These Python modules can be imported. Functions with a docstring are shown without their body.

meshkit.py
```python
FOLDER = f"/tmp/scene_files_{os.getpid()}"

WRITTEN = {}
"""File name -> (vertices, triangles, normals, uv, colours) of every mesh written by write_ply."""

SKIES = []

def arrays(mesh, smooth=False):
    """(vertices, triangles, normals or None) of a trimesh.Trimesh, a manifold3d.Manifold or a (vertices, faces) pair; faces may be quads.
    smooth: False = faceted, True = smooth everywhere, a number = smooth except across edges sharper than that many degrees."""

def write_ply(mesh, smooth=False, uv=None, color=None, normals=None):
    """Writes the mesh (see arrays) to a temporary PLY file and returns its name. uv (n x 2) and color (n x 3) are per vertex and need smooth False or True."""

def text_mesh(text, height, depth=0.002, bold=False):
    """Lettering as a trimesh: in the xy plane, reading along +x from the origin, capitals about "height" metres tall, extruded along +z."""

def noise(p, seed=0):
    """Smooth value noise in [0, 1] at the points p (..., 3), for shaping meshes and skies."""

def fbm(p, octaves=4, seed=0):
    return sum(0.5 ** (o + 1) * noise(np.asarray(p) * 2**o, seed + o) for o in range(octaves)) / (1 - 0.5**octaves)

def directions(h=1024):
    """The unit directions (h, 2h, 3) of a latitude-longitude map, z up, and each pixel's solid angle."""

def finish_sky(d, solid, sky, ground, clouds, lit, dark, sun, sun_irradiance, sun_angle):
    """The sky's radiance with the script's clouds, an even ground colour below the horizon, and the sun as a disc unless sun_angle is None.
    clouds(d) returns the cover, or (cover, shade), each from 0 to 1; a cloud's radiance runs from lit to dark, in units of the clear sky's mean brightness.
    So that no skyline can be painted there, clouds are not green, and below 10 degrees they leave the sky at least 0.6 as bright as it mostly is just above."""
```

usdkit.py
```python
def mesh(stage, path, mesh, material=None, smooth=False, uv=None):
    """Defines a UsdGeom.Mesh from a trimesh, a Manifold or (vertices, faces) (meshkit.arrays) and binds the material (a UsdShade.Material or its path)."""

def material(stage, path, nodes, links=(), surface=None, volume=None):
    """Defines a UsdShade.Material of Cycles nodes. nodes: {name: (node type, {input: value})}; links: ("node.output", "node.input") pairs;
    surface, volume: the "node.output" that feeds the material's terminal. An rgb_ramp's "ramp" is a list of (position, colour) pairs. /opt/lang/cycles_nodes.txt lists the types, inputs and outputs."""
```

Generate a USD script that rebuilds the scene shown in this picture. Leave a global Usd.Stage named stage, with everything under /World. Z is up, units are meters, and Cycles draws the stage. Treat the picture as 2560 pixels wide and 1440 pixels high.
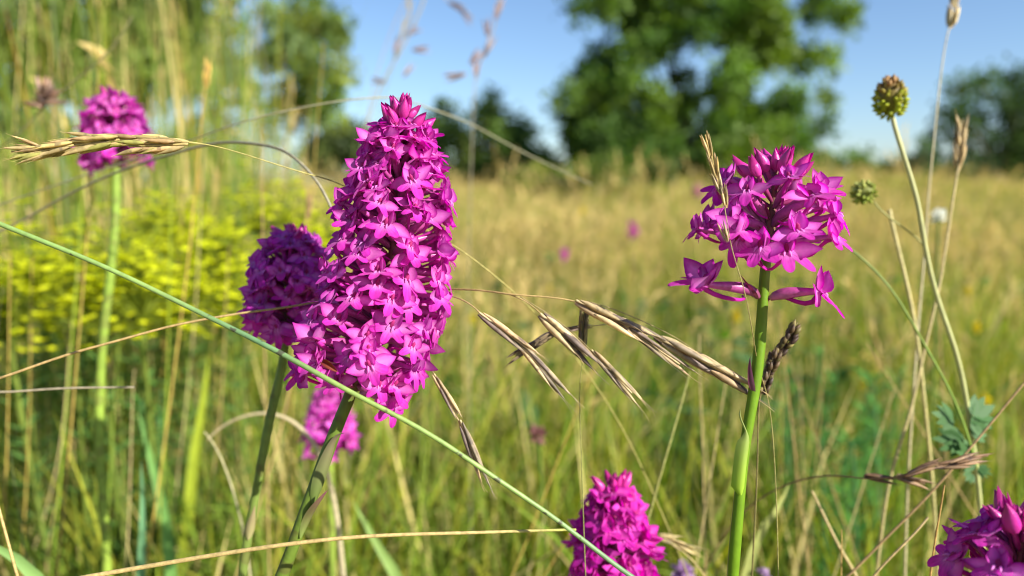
import math
import numpy as np
import usdkit
from pxr import Usd, UsdGeom, UsdLux, UsdShade, Gf, Sdf, Vt

stage = Usd.Stage.CreateInMemory()
UsdGeom.SetStageUpAxis(stage, UsdGeom.Tokens.z)
UsdGeom.SetStageMetersPerUnit(stage, 1.0)
UsdGeom.Xform.Define(stage, '/World')
UsdGeom.Scope.Define(stage, '/World/Looks')

# ------------------------------------------------------------------ camera, sky, sun, exposure
TX = 0.69                      # tangent of half the horizontal angle
CAM_H = 0.45                   # the phone is held at flower height
PITCH = math.radians(8.13)     # looking slightly down
FOCUS = 0.176
EXPOSURE = 1.22
SUN_DIR = np.array([0.70, -0.52, 0.52]); SUN_DIR = SUN_DIR / np.linalg.norm(SUN_DIR)
SUN_I, SKY_S = 1.2, 0.076

cam = UsdGeom.Camera.Define(stage, '/World/camera')
cam.AddTranslateOp().Set(Gf.Vec3d(0, 0, CAM_H))
cam.AddRotateXOp().Set(90.0 - math.degrees(PITCH))
cam.CreateHorizontalApertureAttr(36.0)
cam.CreateVerticalApertureAttr(36.0 * 9 / 16)
cam.CreateFocalLengthAttr(18.0 / TX)
cam.CreateFStopAttr(18.0 / TX / 2.9)       # a 4 mm wide lens opening
cam.CreateFocusDistanceAttr(FOCUS)
cam.CreateClippingRangeAttr(Gf.Vec2f(0.02, 2000.0))
cam.CreateExposureAttr(EXPOSURE)

sky_m = usdkit.material(stage, '/World/Looks/sky', {
    'sky': ('sky_texture', {'sky_type': 'single_scattering', 'sun_disc': False,
                            'sun_elevation': math.asin(SUN_DIR[2]), 'sun_rotation': math.atan2(SUN_DIR[0], SUN_DIR[1]),
                            'air_density': 0.9, 'aerosol_density': 0.6, 'ozone_density': 4.2}),
    'bg': ('background_shader', {'strength': SKY_S})}, [('sky.color', 'bg.color')], surface='bg.background')
dome = UsdLux.DomeLight.Define(stage, '/World/sky')
UsdShade.MaterialBindingAPI.Apply(dome.GetPrim()).Bind(sky_m)
dome.GetPrim().SetCustomDataByKey('kind', 'structure')
sun = UsdLux.DistantLight.Define(stage, '/World/sun')
sun.CreateIntensityAttr(SUN_I); sun.CreateAngleAttr(0.5); sun.CreateNormalizeAttr(True)
sun.CreateColorAttr(Gf.Vec3f(1.0, 0.95, 0.87))
q = Gf.Rotation(Gf.Vec3d(0, 0, 1), Gf.Vec3d(*SUN_DIR.tolist()))
sun.AddTransformOp().Set(Gf.Matrix4d().SetRotate(q))

# ------------------------------------------------------------------ helpers
F_ = np.array([0, math.cos(PITCH), -math.sin(PITCH)]); R_ = np.array([1.0, 0, 0]); U_ = np.cross(R_, F_)
C_ = np.array([0, 0, CAM_H])
FIRST = set()
def A(*x): return np.array(x, float)
def unit(v): v = np.asarray(v, float); return v / (np.linalg.norm(v, axis=-1, keepdims=True) + 1e-15)
def P(px, py, d):
    """where the thing seen at this spot of the photograph stands, d metres away"""
    return C_ + F_ * d + R_ * ((px - 1280) / 1280 * TX * d) - U_ * ((py - 720) / 1280 * TX * d)
def PS(pts): return np.array([P(*p) for p in pts])
def mm(px, d): return px * TX * d / 1280

used = {}
def numbered(parent, name):
    k = (parent, name); n = used.get(k, 0); used[k] = n + 1
    return f'{parent}/{name}' if n == 0 else f'{parent}/{name}_{n:03d}'

class MB:
    def __init__(s): s.v, s.f, s.c, s.n = [], [], [], 0
    def add(s, v, f, c):
        v = np.asarray(v, float); c = np.broadcast_to(np.asarray(c, float), v.shape)
        s.v.append(v); s.f.append(np.asarray(f, int) + s.n); s.c.append(c); s.n += len(v); return s
    def get(s): return np.vstack(s.v), np.vstack(s.f), np.vstack(s.c)

def put(parent, name, mb, mat, flat=False):
    v, f, c = mb.get() if isinstance(mb, MB) else mb
    path = numbered(parent, name)
    m = UsdGeom.Mesh.Define(stage, path)
    fill_mesh(m, v, f, c, mat, flat)
    return path

def fill_mesh(m, v, f, c, mat, flat=False):
    m.CreatePointsAttr(Vt.Vec3fArray.FromNumpy(v.astype(np.float32)))
    m.CreateFaceVertexCountsAttr(Vt.IntArray.FromNumpy(np.full(len(f), 3, np.int32)))
    m.CreateFaceVertexIndicesAttr(Vt.IntArray.FromNumpy(f.astype(np.int32).ravel()))
    m.CreateSubdivisionSchemeAttr('none')
    if not flat:
        fn = np.cross(v[f[:, 1]] - v[f[:, 0]], v[f[:, 2]] - v[f[:, 0]])
        n = np.zeros_like(v)
        for k in range(3): np.add.at(n, f[:, k], fn)
        l = np.linalg.norm(n, axis=1, keepdims=True)
        n = np.where(l > 0, n / np.maximum(l, 1e-30), [0, 0, 1.0])
        m.CreateNormalsAttr(Vt.Vec3fArray.FromNumpy(n.astype(np.float32))); m.SetNormalsInterpolation('vertex')
    UsdGeom.PrimvarsAPI(m).CreatePrimvar('tint', Sdf.ValueTypeNames.Color3fArray, 'vertex').Set(Vt.Vec3fArray.FromNumpy(np.ascontiguousarray(c, np.float32)))
    UsdShade.MaterialBindingAPI.Apply(m.GetPrim()).Bind(M[mat])

def tag(path, label=None, cat=None, group=None, kind=None):
    p = stage.GetPrimAtPath(path)
    for k, x in (('label', label), ('category', cat), ('group', group), ('kind', kind)):
        if x: p.SetCustomDataByKey(k, x)
    return path

def thing(name, label, cat, group=None):
    path = numbered('/World', name); UsdGeom.Xform.Define(stage, path)
    return tag(path, label, cat, group)

def spline(pts, n=None):
    pts = np.asarray(pts, float)
    if len(pts) < 3:
        return pts[0] + (pts[-1] - pts[0]) * np.linspace(0, 1, n or 6)[:, None]
    from scipy.interpolate import CubicSpline
    t = np.r_[0, np.cumsum(np.linalg.norm(np.diff(pts, axis=0), axis=1) ** 0.5)]
    return CubicSpline(t, pts, axis=0)(np.linspace(0, t[-1], n or 6 * len(pts)))

def frames(p):
    t = unit(np.gradient(p, axis=0))
    a = np.cross(t[0], [0.3, 0.2, 1.0] if abs(t[0][2]) < 0.9 else [1.0, 0.1, 0]); a = unit(a)
    As = []
    for k in range(len(p)):
        a = unit(a - t[k] * (a @ t[k])); As.append(a)
    As = np.array(As); return t, As, np.cross(t, As)

def tube(p, r, c0, c1=None, sides=7, wave=None):
    """closed tube along p; c0->c1 colours along it, or an (n,3) array"""
    p = np.asarray(p, float); n = len(p)
    r = np.broadcast_to(r, (n,)) if np.ndim(r) < 1 or len(np.atleast_1d(r)) == n else np.interp(np.linspace(0, 1, n), np.linspace(0, 1, len(r)), r)
    t, a, b = frames(p); th = np.arange(sides) * 2 * np.pi / sides
    v = p[:, None] + r[:, None, None] * (np.cos(th)[None, :, None] * a[:, None] + np.sin(th)[None, :, None] * b[:, None])
    i, j = np.meshgrid(np.arange(n - 1), np.arange(sides), indexing='ij')
    q = np.stack([i * sides + j, i * sides + (j + 1) % sides, (i + 1) * sides + (j + 1) % sides, (i + 1) * sides + j], -1).reshape(-1, 4)
    v = np.vstack([v.reshape(-1, 3), p[:1], p[-1:]]); N = n * sides
    k = np.arange(sides)
    f = np.vstack([q[:, [0, 2, 1]], q[:, [0, 3, 2]], np.stack([np.full(sides, N), k, (k + 1) % sides], 1),
                   np.stack([np.full(sides, N + 1), (n - 1) * sides + (k + 1) % sides, (n - 1) * sides + k], 1)])
    if np.ndim(c0) == 2:
        col = np.asarray(c0)
    else:
        u = np.linspace(0, 1, n)[:, None]; col = np.asarray(c0, float) * (1 - u) + np.asarray(c1 if c1 is not None else c0, float) * u
    return v, f, np.vstack([np.repeat(col, sides, 0), col[:1], col[-1:]])

OV = lambda u: np.clip(0.30 * (1 - u) ** 2 + np.sin(np.pi * np.clip(u, 0, 1) ** 0.8) ** 0.9, 0, None) * (u < 0.999)
LAN = lambda u: np.clip(0.25 * (1 - u) + np.sin(np.pi * np.clip(u, 0, 1) ** 0.62) ** 1.1, 0, None) * (u < 0.999)
PTD = lambda u: np.clip(0.30 * (1 - u) ** 2 + np.sin(np.pi * np.clip(u, 0, 1) ** 0.78) ** 0.95, 0, None) * (u < 0.999)
GRA = lambda u: np.minimum(1, (1 - u) * 3.2) ** 0.8 * (0.75 + 0.25 * u)

def blade(o, d, nrm, L, W, shape=OV, cup=0.0, bend=0.0, nu=6, nv=3, cb=(1, 1, 1), ct=None, ce=None, wavy=0.0, rng=None, spine=None):
    """one petal or leaf: a curved sheet. cb, ct: colours at base and tip; ce at the rim"""
    u = np.linspace(0, 1, nu + 1); s = np.linspace(-1, 1, 2 * nv + 1 if nv > 0 else 2)
    if spine is None:
        d = unit(d); nrm = unit(nrm - d * (nrm @ d)); side = np.cross(nrm, d)
        p = o + d * L * u[:, None] + nrm * (bend * L * u ** 2)[:, None]
        nn = unit(nrm[None] - 2 * bend * u[:, None] * d); sd = np.broadcast_to(side, p.shape)
    else:
        p = spine; nu = len(p) - 1; u = np.linspace(0, 1, nu + 1); t = unit(np.gradient(p, axis=0))
        nn = unit(nrm - t * (t @ nrm)[:, None]); sd = np.cross(nn, t)
    w = W * 0.5 * shape(u)
    v = p[:, None] + sd[:, None] * (w[:, None] * s)[..., None] + nn[:, None] * (cup * w[:, None] * s ** 2)[..., None]
    if wavy and rng is not None:
        ph = rng.uniform(0, 6.3, 2)
        v = v + nn[:, None] * (wavy * w[:, None] * s * np.sin(5 * u[:, None] + ph[0]))[..., None]
    k = len(s); i, j = np.meshgrid(np.arange(nu), np.arange(k - 1), indexing='ij')
    q = np.stack([i * k + j, i * k + j + 1, (i + 1) * k + j + 1, (i + 1) * k + j], -1).reshape(-1, 4)
    cb = np.asarray(cb, float); ct = cb if ct is None else np.asarray(ct, float)
    col = cb + (ct - cb) * u[:, None, None] + 0 * s[None, :, None]
    if ce is not None:
        e = (np.abs(s)[None, :, None] ** 2) * np.ones_like(u)[:, None, None]; e = np.maximum(e, (u[:, None, None]) ** 6)
        col = col * (1 - e) + np.asarray(ce, float) * e
    return v.reshape(-1, 3), np.vstack([q[:, [0, 1, 2]], q[:, [0, 2, 3]]]), col.reshape(-1, 3)

def lathe(o, d, L, prof, c0, c1, sides=8, ridge=0.0, bend=None):
    n = len(prof); u = np.linspace(0, 1, n); d = unit(d)
    p = o + d * L * u[:, None]
    if bend is not None: p = p + bend * (u ** 2)[:, None] * L
    return tube(p, np.asarray(prof), c0, c1, sides)

def to_ground(pts, run=0.12, z=0.0, k=5):
    """continue a stem from its last point down to the ground"""
    p = pts[-1]; d = unit(pts[-1] - pts[-2])
    h = A(d[0], d[1], 0); h = h / (np.linalg.norm(h) + 1e-9) if np.linalg.norm(h) > 0.05 else A(0, 0.1, 0)
    drop = p[2] - z
    if d[2] < -0.3: run = min(run, drop * np.linalg.norm(d[:2]) / abs(d[2]) * 0.6)
    out = []
    for i in range(1, k + 1):
        u = i / k; s = math.sin(u * math.pi / 2)
        lin = -d[2] if d[2] < 0 else -d[2]
        out.append(p + h * run * s - A(0, 0, 1) * drop * (u ** (1.7 if d[2] > -0.5 else 1.1)))
    return np.vstack([pts, out])

# ------------------------------------------------------------------ materials
M = {}
def mat(name, sheen=0.0, trans=0.35, rough=0.5, spec=0.35, nscale=300.0, namp=0.25, streak=None, bump=0.0, bscale=2000.0, spots=None, tsat=1.15):
    n = {'t': ('attribute', {'attribute': 'tint'}), 'g': ('geometry', {}),
         'no': ('noise_texture', {'scale': nscale, 'detail': 3.0}),
         'mr': ('map_range', {'from_min': 0.25, 'from_max': 0.75, 'to_min': 1 - namp, 'to_max': 1 + namp}),
         'h': ('hsv', {}), 'p': ('principled_bsdf', {'roughness': rough, 'specular_ior_level': spec, 'sheen_weight': sheen})}
    l = [('g.position', 'no.vector'), ('no.fac', 'mr.value'), ('mr.result', 'h.value'), ('t.color', 'h.color')]
    out = 'h.color'
    if spots:
        n['sn'] = ('noise_texture', {'scale': spots[0], 'detail': 2.0}); n['sr'] = ('map_range', {'from_min': spots[1], 'from_max': spots[1] + 0.05, 'to_min': 0.0, 'to_max': spots[2], 'clamp': True})
        n['sm'] = ('mix', {'mix_type': 'mix', 'color2': spots[3]})
        l += [('g.position', 'sn.vector'), ('sn.fac', 'sr.value'), ('sr.result', 'sm.fac'), ('h.color', 'sm.color1')]; out = 'sm.color'
    l.append((out, 'p.base_color'))
    if bump:
        n['bn'] = ('noise_texture', {'scale': bscale, 'detail': 2.0}); n['bu'] = ('bump', {'strength': bump, 'distance': 0.0003})
        l += [('g.position', 'bn.vector'), ('bn.fac', 'bu.height'), ('bu.normal', 'p.normal')]
    if trans:
        n['ts'] = ('hsv', {'saturation': tsat, 'value': 1.1}); n['tr'] = ('translucent_bsdf', {}); n['mx'] = ('mix_closure', {'fac': trans})
        l += [(out, 'ts.color'), ('ts.color', 'tr.color'), ('p.BSDF', 'mx.closure1'), ('tr.BSDF', 'mx.closure2')]
        M[name] = usdkit.material(stage, f'/World/Looks/{name}', n, l, surface='mx.closure')
    else:
        M[name] = usdkit.material(stage, f'/World/Looks/{name}', n, l, surface='p.BSDF')
mat('petal', sheen=0.1, trans=0.5, rough=0.58, spec=0.18, nscale=420, namp=0.22, bump=0.35, bscale=5000)
mat('bud', trans=0.15, rough=0.35, spec=0.5, nscale=500, namp=0.15, bump=0.3, bscale=4000)
mat('ovary', trans=0.0, rough=0.4, spec=0.5, nscale=900, namp=0.3)
mat('stem', trans=0.12, rough=0.5, spec=0.22, nscale=300, namp=0.14, bump=0.2, bscale=1500)
mat('orchid_stem', trans=0.08, rough=0.5, spec=0.22, nscale=260, namp=0.25, bump=0.35, bscale=1200, spots=(150, 0.55, 0.35, (0.085, 0.04, 0.025)))
mat('spotted_stem', trans=0.08, rough=0.45, spec=0.4, nscale=500, namp=0.2, spots=(420, 0.62, 0.8, (0.05, 0.035, 0.03)))
mat('straw', trans=0.2, rough=0.55, spec=0.3, nscale=900, namp=0.35, bump=0.3, bscale=2500)
mat('lemma', trans=0.34, rough=0.5, spec=0.3, nscale=420, namp=0.45, spots=(300, 0.60, 0.55, (0.10, 0.075, 0.07)))
mat('leaf', trans=0.32, rough=0.55, spec=0.18, nscale=60, namp=0.25)
mat('grass', trans=0.45, rough=0.6, spec=0.1, nscale=9, namp=0.3)
mat('foliage', trans=0.45, rough=0.55, spec=0.3, nscale=1.2, namp=0.4)
mat('bark', trans=0.0, rough=0.85, spec=0.2, nscale=14, namp=0.4)
mat('spurge', trans=0.5, rough=0.5, spec=0.25, nscale=90, namp=0.2)
M['soil'] = usdkit.material(stage, '/World/Looks/soil', {
    'g': ('geometry', {}), 'a': ('noise_texture', {'scale': 0.35, 'detail': 6.0}), 'b': ('noise_texture', {'scale': 30.0, 'detail': 4.0}),
    'r': ('rgb_ramp', {'ramp': [(0.3, (0.14, 0.15, 0.03)), (0.5, (0.26, 0.23, 0.07)), (0.7, (0.38, 0.31, 0.12))]}),
    'r2': ('rgb_ramp', {'ramp': [(0.3, (0.45, 0.45, 0.4)), (0.7, (1.2, 1.1, 1.0))]}),
    'm': ('mix', {'mix_type': 'multiply', 'fac': 1.0}), 'bu': ('bump', {'strength': 0.8, 'distance': 0.03}), 'p': ('principled_bsdf', {'roughness': 0.95, 'specular_ior_level': 0.1})},
    [('g.position', 'a.vector'), ('g.position', 'b.vector'), ('a.fac', 'r.fac'), ('b.fac', 'r2.fac'), ('r.color', 'm.color1'), ('r2.color', 'm.color2'), ('m.color', 'p.base_color'), ('b.fac', 'bu.height'), ('bu.normal', 'p.normal')], surface='p.BSDF')

# ------------------------------------------------------------------ terrain
def gz(x, y):
    """height of the meadow: flat round the camera, a swell to the right further off"""
    x = np.asarray(x, float); y = np.asarray(y, float)
    far = np.clip((y - 3) / 9, 0, 1)
    return 0.40 * np.exp(-((x - 5.0) / 4.5) ** 2 - ((y - 14) / 6.0) ** 2) * far + 0.25 * np.exp(-((x + 4) / 4) ** 2 - ((y - 9) / 5) ** 2) * far + 0.04 * np.sin(x * 1.1 + 1) * np.sin(y * 0.7) * np.clip(y / 4, 0, 1)
gr = np.r_[-400, -200, -100, -60, np.linspace(-40, 40, 81), 60, 100, 200, 400]
gy = np.r_[-60, -20, np.linspace(-6, 50, 113), 70, 110, 200, 400, 800]
XX, YY = np.meshgrid(gr, gy, indexing='ij'); ZZ = gz(XX, YY)
ny = len(gy); i, j = np.meshgrid(np.arange(len(gr) - 1), np.arange(ny - 1), indexing='ij')
qd = np.stack([i * ny + j, (i + 1) * ny + j, (i + 1) * ny + j + 1, i * ny + j + 1], -1).reshape(-1, 4)
tag(put('/World', 'meadow_ground', (np.stack([XX, YY, ZZ], -1).reshape(-1, 3), np.vstack([qd[:, [0, 1, 2]], qd[:, [0, 2, 3]]]), np.ones((XX.size, 3))), 'soil'), kind='structure')

# ------------------------------------------------------------------ trees and bushes far off
def tree(name, label, cat, clumps, d, dz, leaf, nleaf, cols, trunk_px, seed, base_r, spread=1.0, group=None, pale=0.0):
    """clumps: (px, py, r_px) leaf masses; each stands at its own distance about d"""
    rng = np.random.default_rng(seed); t = thing(name, label, cat, group)
    tx_, ty_ = trunk_px; b = P(tx_, 455, d); b[2] = gz(b[0], b[1]) - 0.05
    cl = []
    for (px, py, rp) in clumps:
        dd = d + rng.uniform(-dz, dz); c = P(px, py, dd); r = mm(rp, dd); cl.append((c, r))
    # trunk and limbs
    top = np.mean([c for c, r in cl], 0); H = top[2] - b[2]
    fork = b + (top - b) * A(0.5, 0.5, 0.35)
    put(t, 'trunk', MB().add(*tube(spline([b, b + (fork - b) * 0.5 + rng.normal(0, 0.05, 3), fork], 8), [base_r, base_r * 0.8, base_r * 0.65], (0.10, 0.08, 0.055), (0.12, 0.10, 0.07), 9)), 'bark')
    order = rng.permutation(len(cl))[:9]
    for k in order:
        c, r = cl[k]; m = (fork + c) / 2 + A(0, 0, 0.15 * H) * rng.uniform(-0.3, 0.6) + rng.normal(0, 0.1, 3)
        put(t, 'limb', MB().add(*tube(spline([fork, m, c], 8), [base_r * 0.5, base_r * 0.25, base_r * 0.06], (0.11, 0.09, 0.06), (0.10, 0.09, 0.05), 6)), 'bark')
    # leaves
    mb = MB(); tot = sum(r ** 2 for c, r in cl)
    for c, r in cl:
        n = max(20, int(nleaf * r * r / tot)); tone = rng.uniform(0.85, 1.15); base = np.asarray(cols[rng.integers(len(cols))]) * tone
        # twigs, with leaves bunched along each
        nt = max(3, n // 14); td = unit(rng.normal(0, 1, (nt, 3)) + A(0, 0, 0.25))
        tl = r * rng.uniform(0.45, 1.15, nt) * spread
        k = rng.integers(0, nt, n); s = rng.uniform(0.35, 1, n) ** 0.7
        p = c + td[k] * (tl[k] * s)[:, None] + rng.normal(0, 0.05 * r + leaf * 0.7, (n, 3))
        dr = unit(td[k] + rng.normal(0, 0.7, (n, 3))); nm = unit(rng.normal(0, 1, (n, 3)) + A(0, 0, 0.7)); sd = unit(np.cross(dr, nm))
        L = leaf * rng.uniform(0.6, 1.3, n)[:, None]; W = L * 0.32
        v = np.stack([p, p + dr * L * 0.5 + sd * W, p + dr * L, p + dr * L * 0.5 - sd * W], 1)
        v[:, 1:3] += np.cross(sd, dr)[:, None] * (L * 0.08)[:, None]
        ids = np.arange(n)[:, None] * 4
        f = np.vstack([ids + [0, 1, 2], ids + [0, 2, 3]])
        col = base * rng.uniform(0.75, 1.25, (n, 1)); col = np.repeat(col, 4, 0)
        mb.add(v.reshape(-1, 3), f, col)
    put(t, 'crown', mb, 'foliage', flat=True)
    return t

GR_D, GR_M, GR_Y = (0.085, 0.16, 0.03), (0.14, 0.235, 0.04), (0.17, 0.19, 0.025)
rg = np.random.default_rng(5)
def ring(spec, n, seed, k=1.0):
    r = np.random.default_rng(seed); out = []
    for (x, y, rx, ry, rp) in spec:
        for _ in range(n):
            a, s = r.uniform(0, 6.28), math.sqrt(r.uniform(0, 1)); out.append((x + rx * s * math.cos(a), y + ry * s * math.sin(a), k * rp * r.uniform(0.6, 1.25)))
    return out
main_cl = ring([(1560, 60, 110, 120, 62), (1500, 230, 80, 80, 58), (1480, 330, 60, 50, 50), (1560, 400, 70, 40, 55), (1760, 20, 160, 70, 62), (1890, 60, 100, 80, 58), (1910, 210, 85, 110, 58),
                (1940, 340, 60, 60, 48), (1880, 400, 110, 30, 48), (1720, 360, 130, 50, 55), (1660, -130, 180, 80, 80), (1850, -150, 150, 90, 80), (1740, 240, 150, 60, 30)], 10, 11, 0.78)
main_cl += ring([(1500, 420, 50, 30, 46), (1680, 400, 90, 40, 42), (1800, 400, 70, 40, 42), (1700, 300, 80, 50, 34), (1460, 380, 50, 50, 40), (1600, 250, 60, 60, 36), (1640, 330, 60, 60, 44), (1840, 330, 60, 60, 46), (1650, 130, 90, 60, 44)], 4, 19) + [(1430, 290, 30), (1415, 240, 26), (1450, 20, 30), (2075, 150, 30), (2060, 250, 26), (2055, 320, 26), (2050, 20, 45), (2110, 30, 34), (2120, 60, 20), (1390, 260, 16), (2010, 150, 40)]
tree('broad_tree', 'large broadleaved tree with bokeh sky gaps rising behind the upright orchid at right', 'tree', main_cl, 15.0, 1.6, 0.13, 92000, [GR_D, GR_D, GR_M, (0.15, 0.24, 0.035), (0.16, 0.24, 0.04)], (1720, 430), 21, 0.22)
left_cl = ring([(100, 60, 220, 120, 44), (330, 80, 220, 130, 42), (560, 60, 180, 110, 36), (740, 60, 130, 90, 32), (810, 190, 60, 130, 28), (640, 220, 170, 90, 30), (420, 240, 200, 110, 36), (150, 220, 200, 130, 44), (150, 380, 220, 70, 44), (420, 390, 260, 50, 40), (-200, 100, 200, 200, 70), (300, -160, 350, 120, 60)], 15, 12, 0.72)
tree('airy_tree', 'tall airy olive-green tree behind the tall grass at upper left', 'tree', left_cl + ring([(90, 90, 230, 190, 40), (380, 120, 120, 120, 34)], 24, 44), 8.0, 1.2, 0.085, 56000, [(0.14, 0.22, 0.04), (0.17, 0.26, 0.04), (0.22, 0.27, 0.05), (0.16, 0.23, 0.08)], (360, 455), 22, 0.10, 1.35)
tree('round_bush', 'rounded green bush on the skyline just right of the tall magenta spike', 'bush', ring([(1210, 290, 30, 50, 30), (1230, 390, 90, 50, 44), (1130, 380, 60, 60, 45), (1300, 410, 60, 40, 42), (1100, 330, 40, 60, 36), (1370, 430, 50, 20, 36), (1300, 370, 50, 40, 46), (1160, 430, 60, 20, 44), (1250, 430, 60, 20, 44)], 6, 13), 17.0, 0.8, 0.15, 9000, [(0.15, 0.24, 0.05), (0.19, 0.25, 0.06), (0.13, 0.21, 0.05)], (1205, 455), 23, 0.1)
tree('hedge_bush', 'low grey-green bush under the airy tree left of the tall spike', 'bush', ring([(860, 390, 60, 50, 48), (780, 410, 60, 40, 42), (930, 410, 50, 40, 40), (1010, 430, 50, 20, 36)], 6, 14), 16.0, 0.8, 0.13, 8000, [(0.06, 0.09, 0.035), (0.08, 0.11, 0.03)], (860, 455), 24, 0.1)
tree('gap_crowned_tree', 'dark green tree with an open gap in its crown at the right edge', 'tree', ring([(2440, 240, 55, 45, 46), (2400, 330, 40, 70, 46), (2530, 260, 30, 50, 40), (2540, 360, 60, 60, 50), (2450, 390, 70, 50, 50), (2600, 260, 60, 90, 60), (2600, 400, 60, 40, 60)], 5, 15), 18.0, 1.0, 0.14, 8000, [GR_D, (0.05, 0.09, 0.03), (0.06, 0.10, 0.02)], (2470, 455), 25, 0.16)
tree('low_bush', 'low dark bush on the horizon just right of the upright orchid top', 'bush', ring([(2120, 408, 70, 18, 26), (2060, 415, 40, 14, 22), (1990, 415, 40, 14, 24)], 6, 16), 30.0, 1.2, 0.2, 2500, [GR_D, GR_M], (2110, 455), 26, 0.12)
tree('far_hedge', 'low dark hedge line along the horizon behind the burnet stems', 'hedge', ring([(2160, 432, 60, 10, 20), (2260, 430, 50, 12, 22), (2350, 432, 50, 12, 22), (2450, 432, 60, 12, 24), (2560, 432, 60, 12, 26), (2680, 432, 80, 12, 28)], 7, 29), 34.0, 1.2, 0.22, 6000, [GR_D, GR_M, (0.05, 0.08, 0.03)], (2240, 455), 30, 0.1)
tree('distant_conifer', 'small slim dark tree on the horizon between the burnet stem and the right-edge tree', 'tree', ring([(2308, 400, 18, 40, 18), (2315, 355, 6, 18, 9), (2290, 425, 30, 12, 18)], 5, 17), 32.0, 1.0, 0.2, 1800, [GR_D, (0.04, 0.07, 0.03)], (2308, 455), 27, 0.12)
tree('pale_bush', 'pale yellow-green leafy bush at the foot of the large broadleaved tree', 'bush', ring([(1480, 440, 60, 26, 26), (1400, 455, 50, 18, 24), (1330, 450, 40, 16, 24), (1640, 430, 40, 16, 20)], 5, 18), 9.5, 0.5, 0.07, 3200, [(0.16, 0.22, 0.03), (0.12, 0.16, 0.03), (0.20, 0.20, 0.05)], (1430, 470), 28, 0.04)

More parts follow.
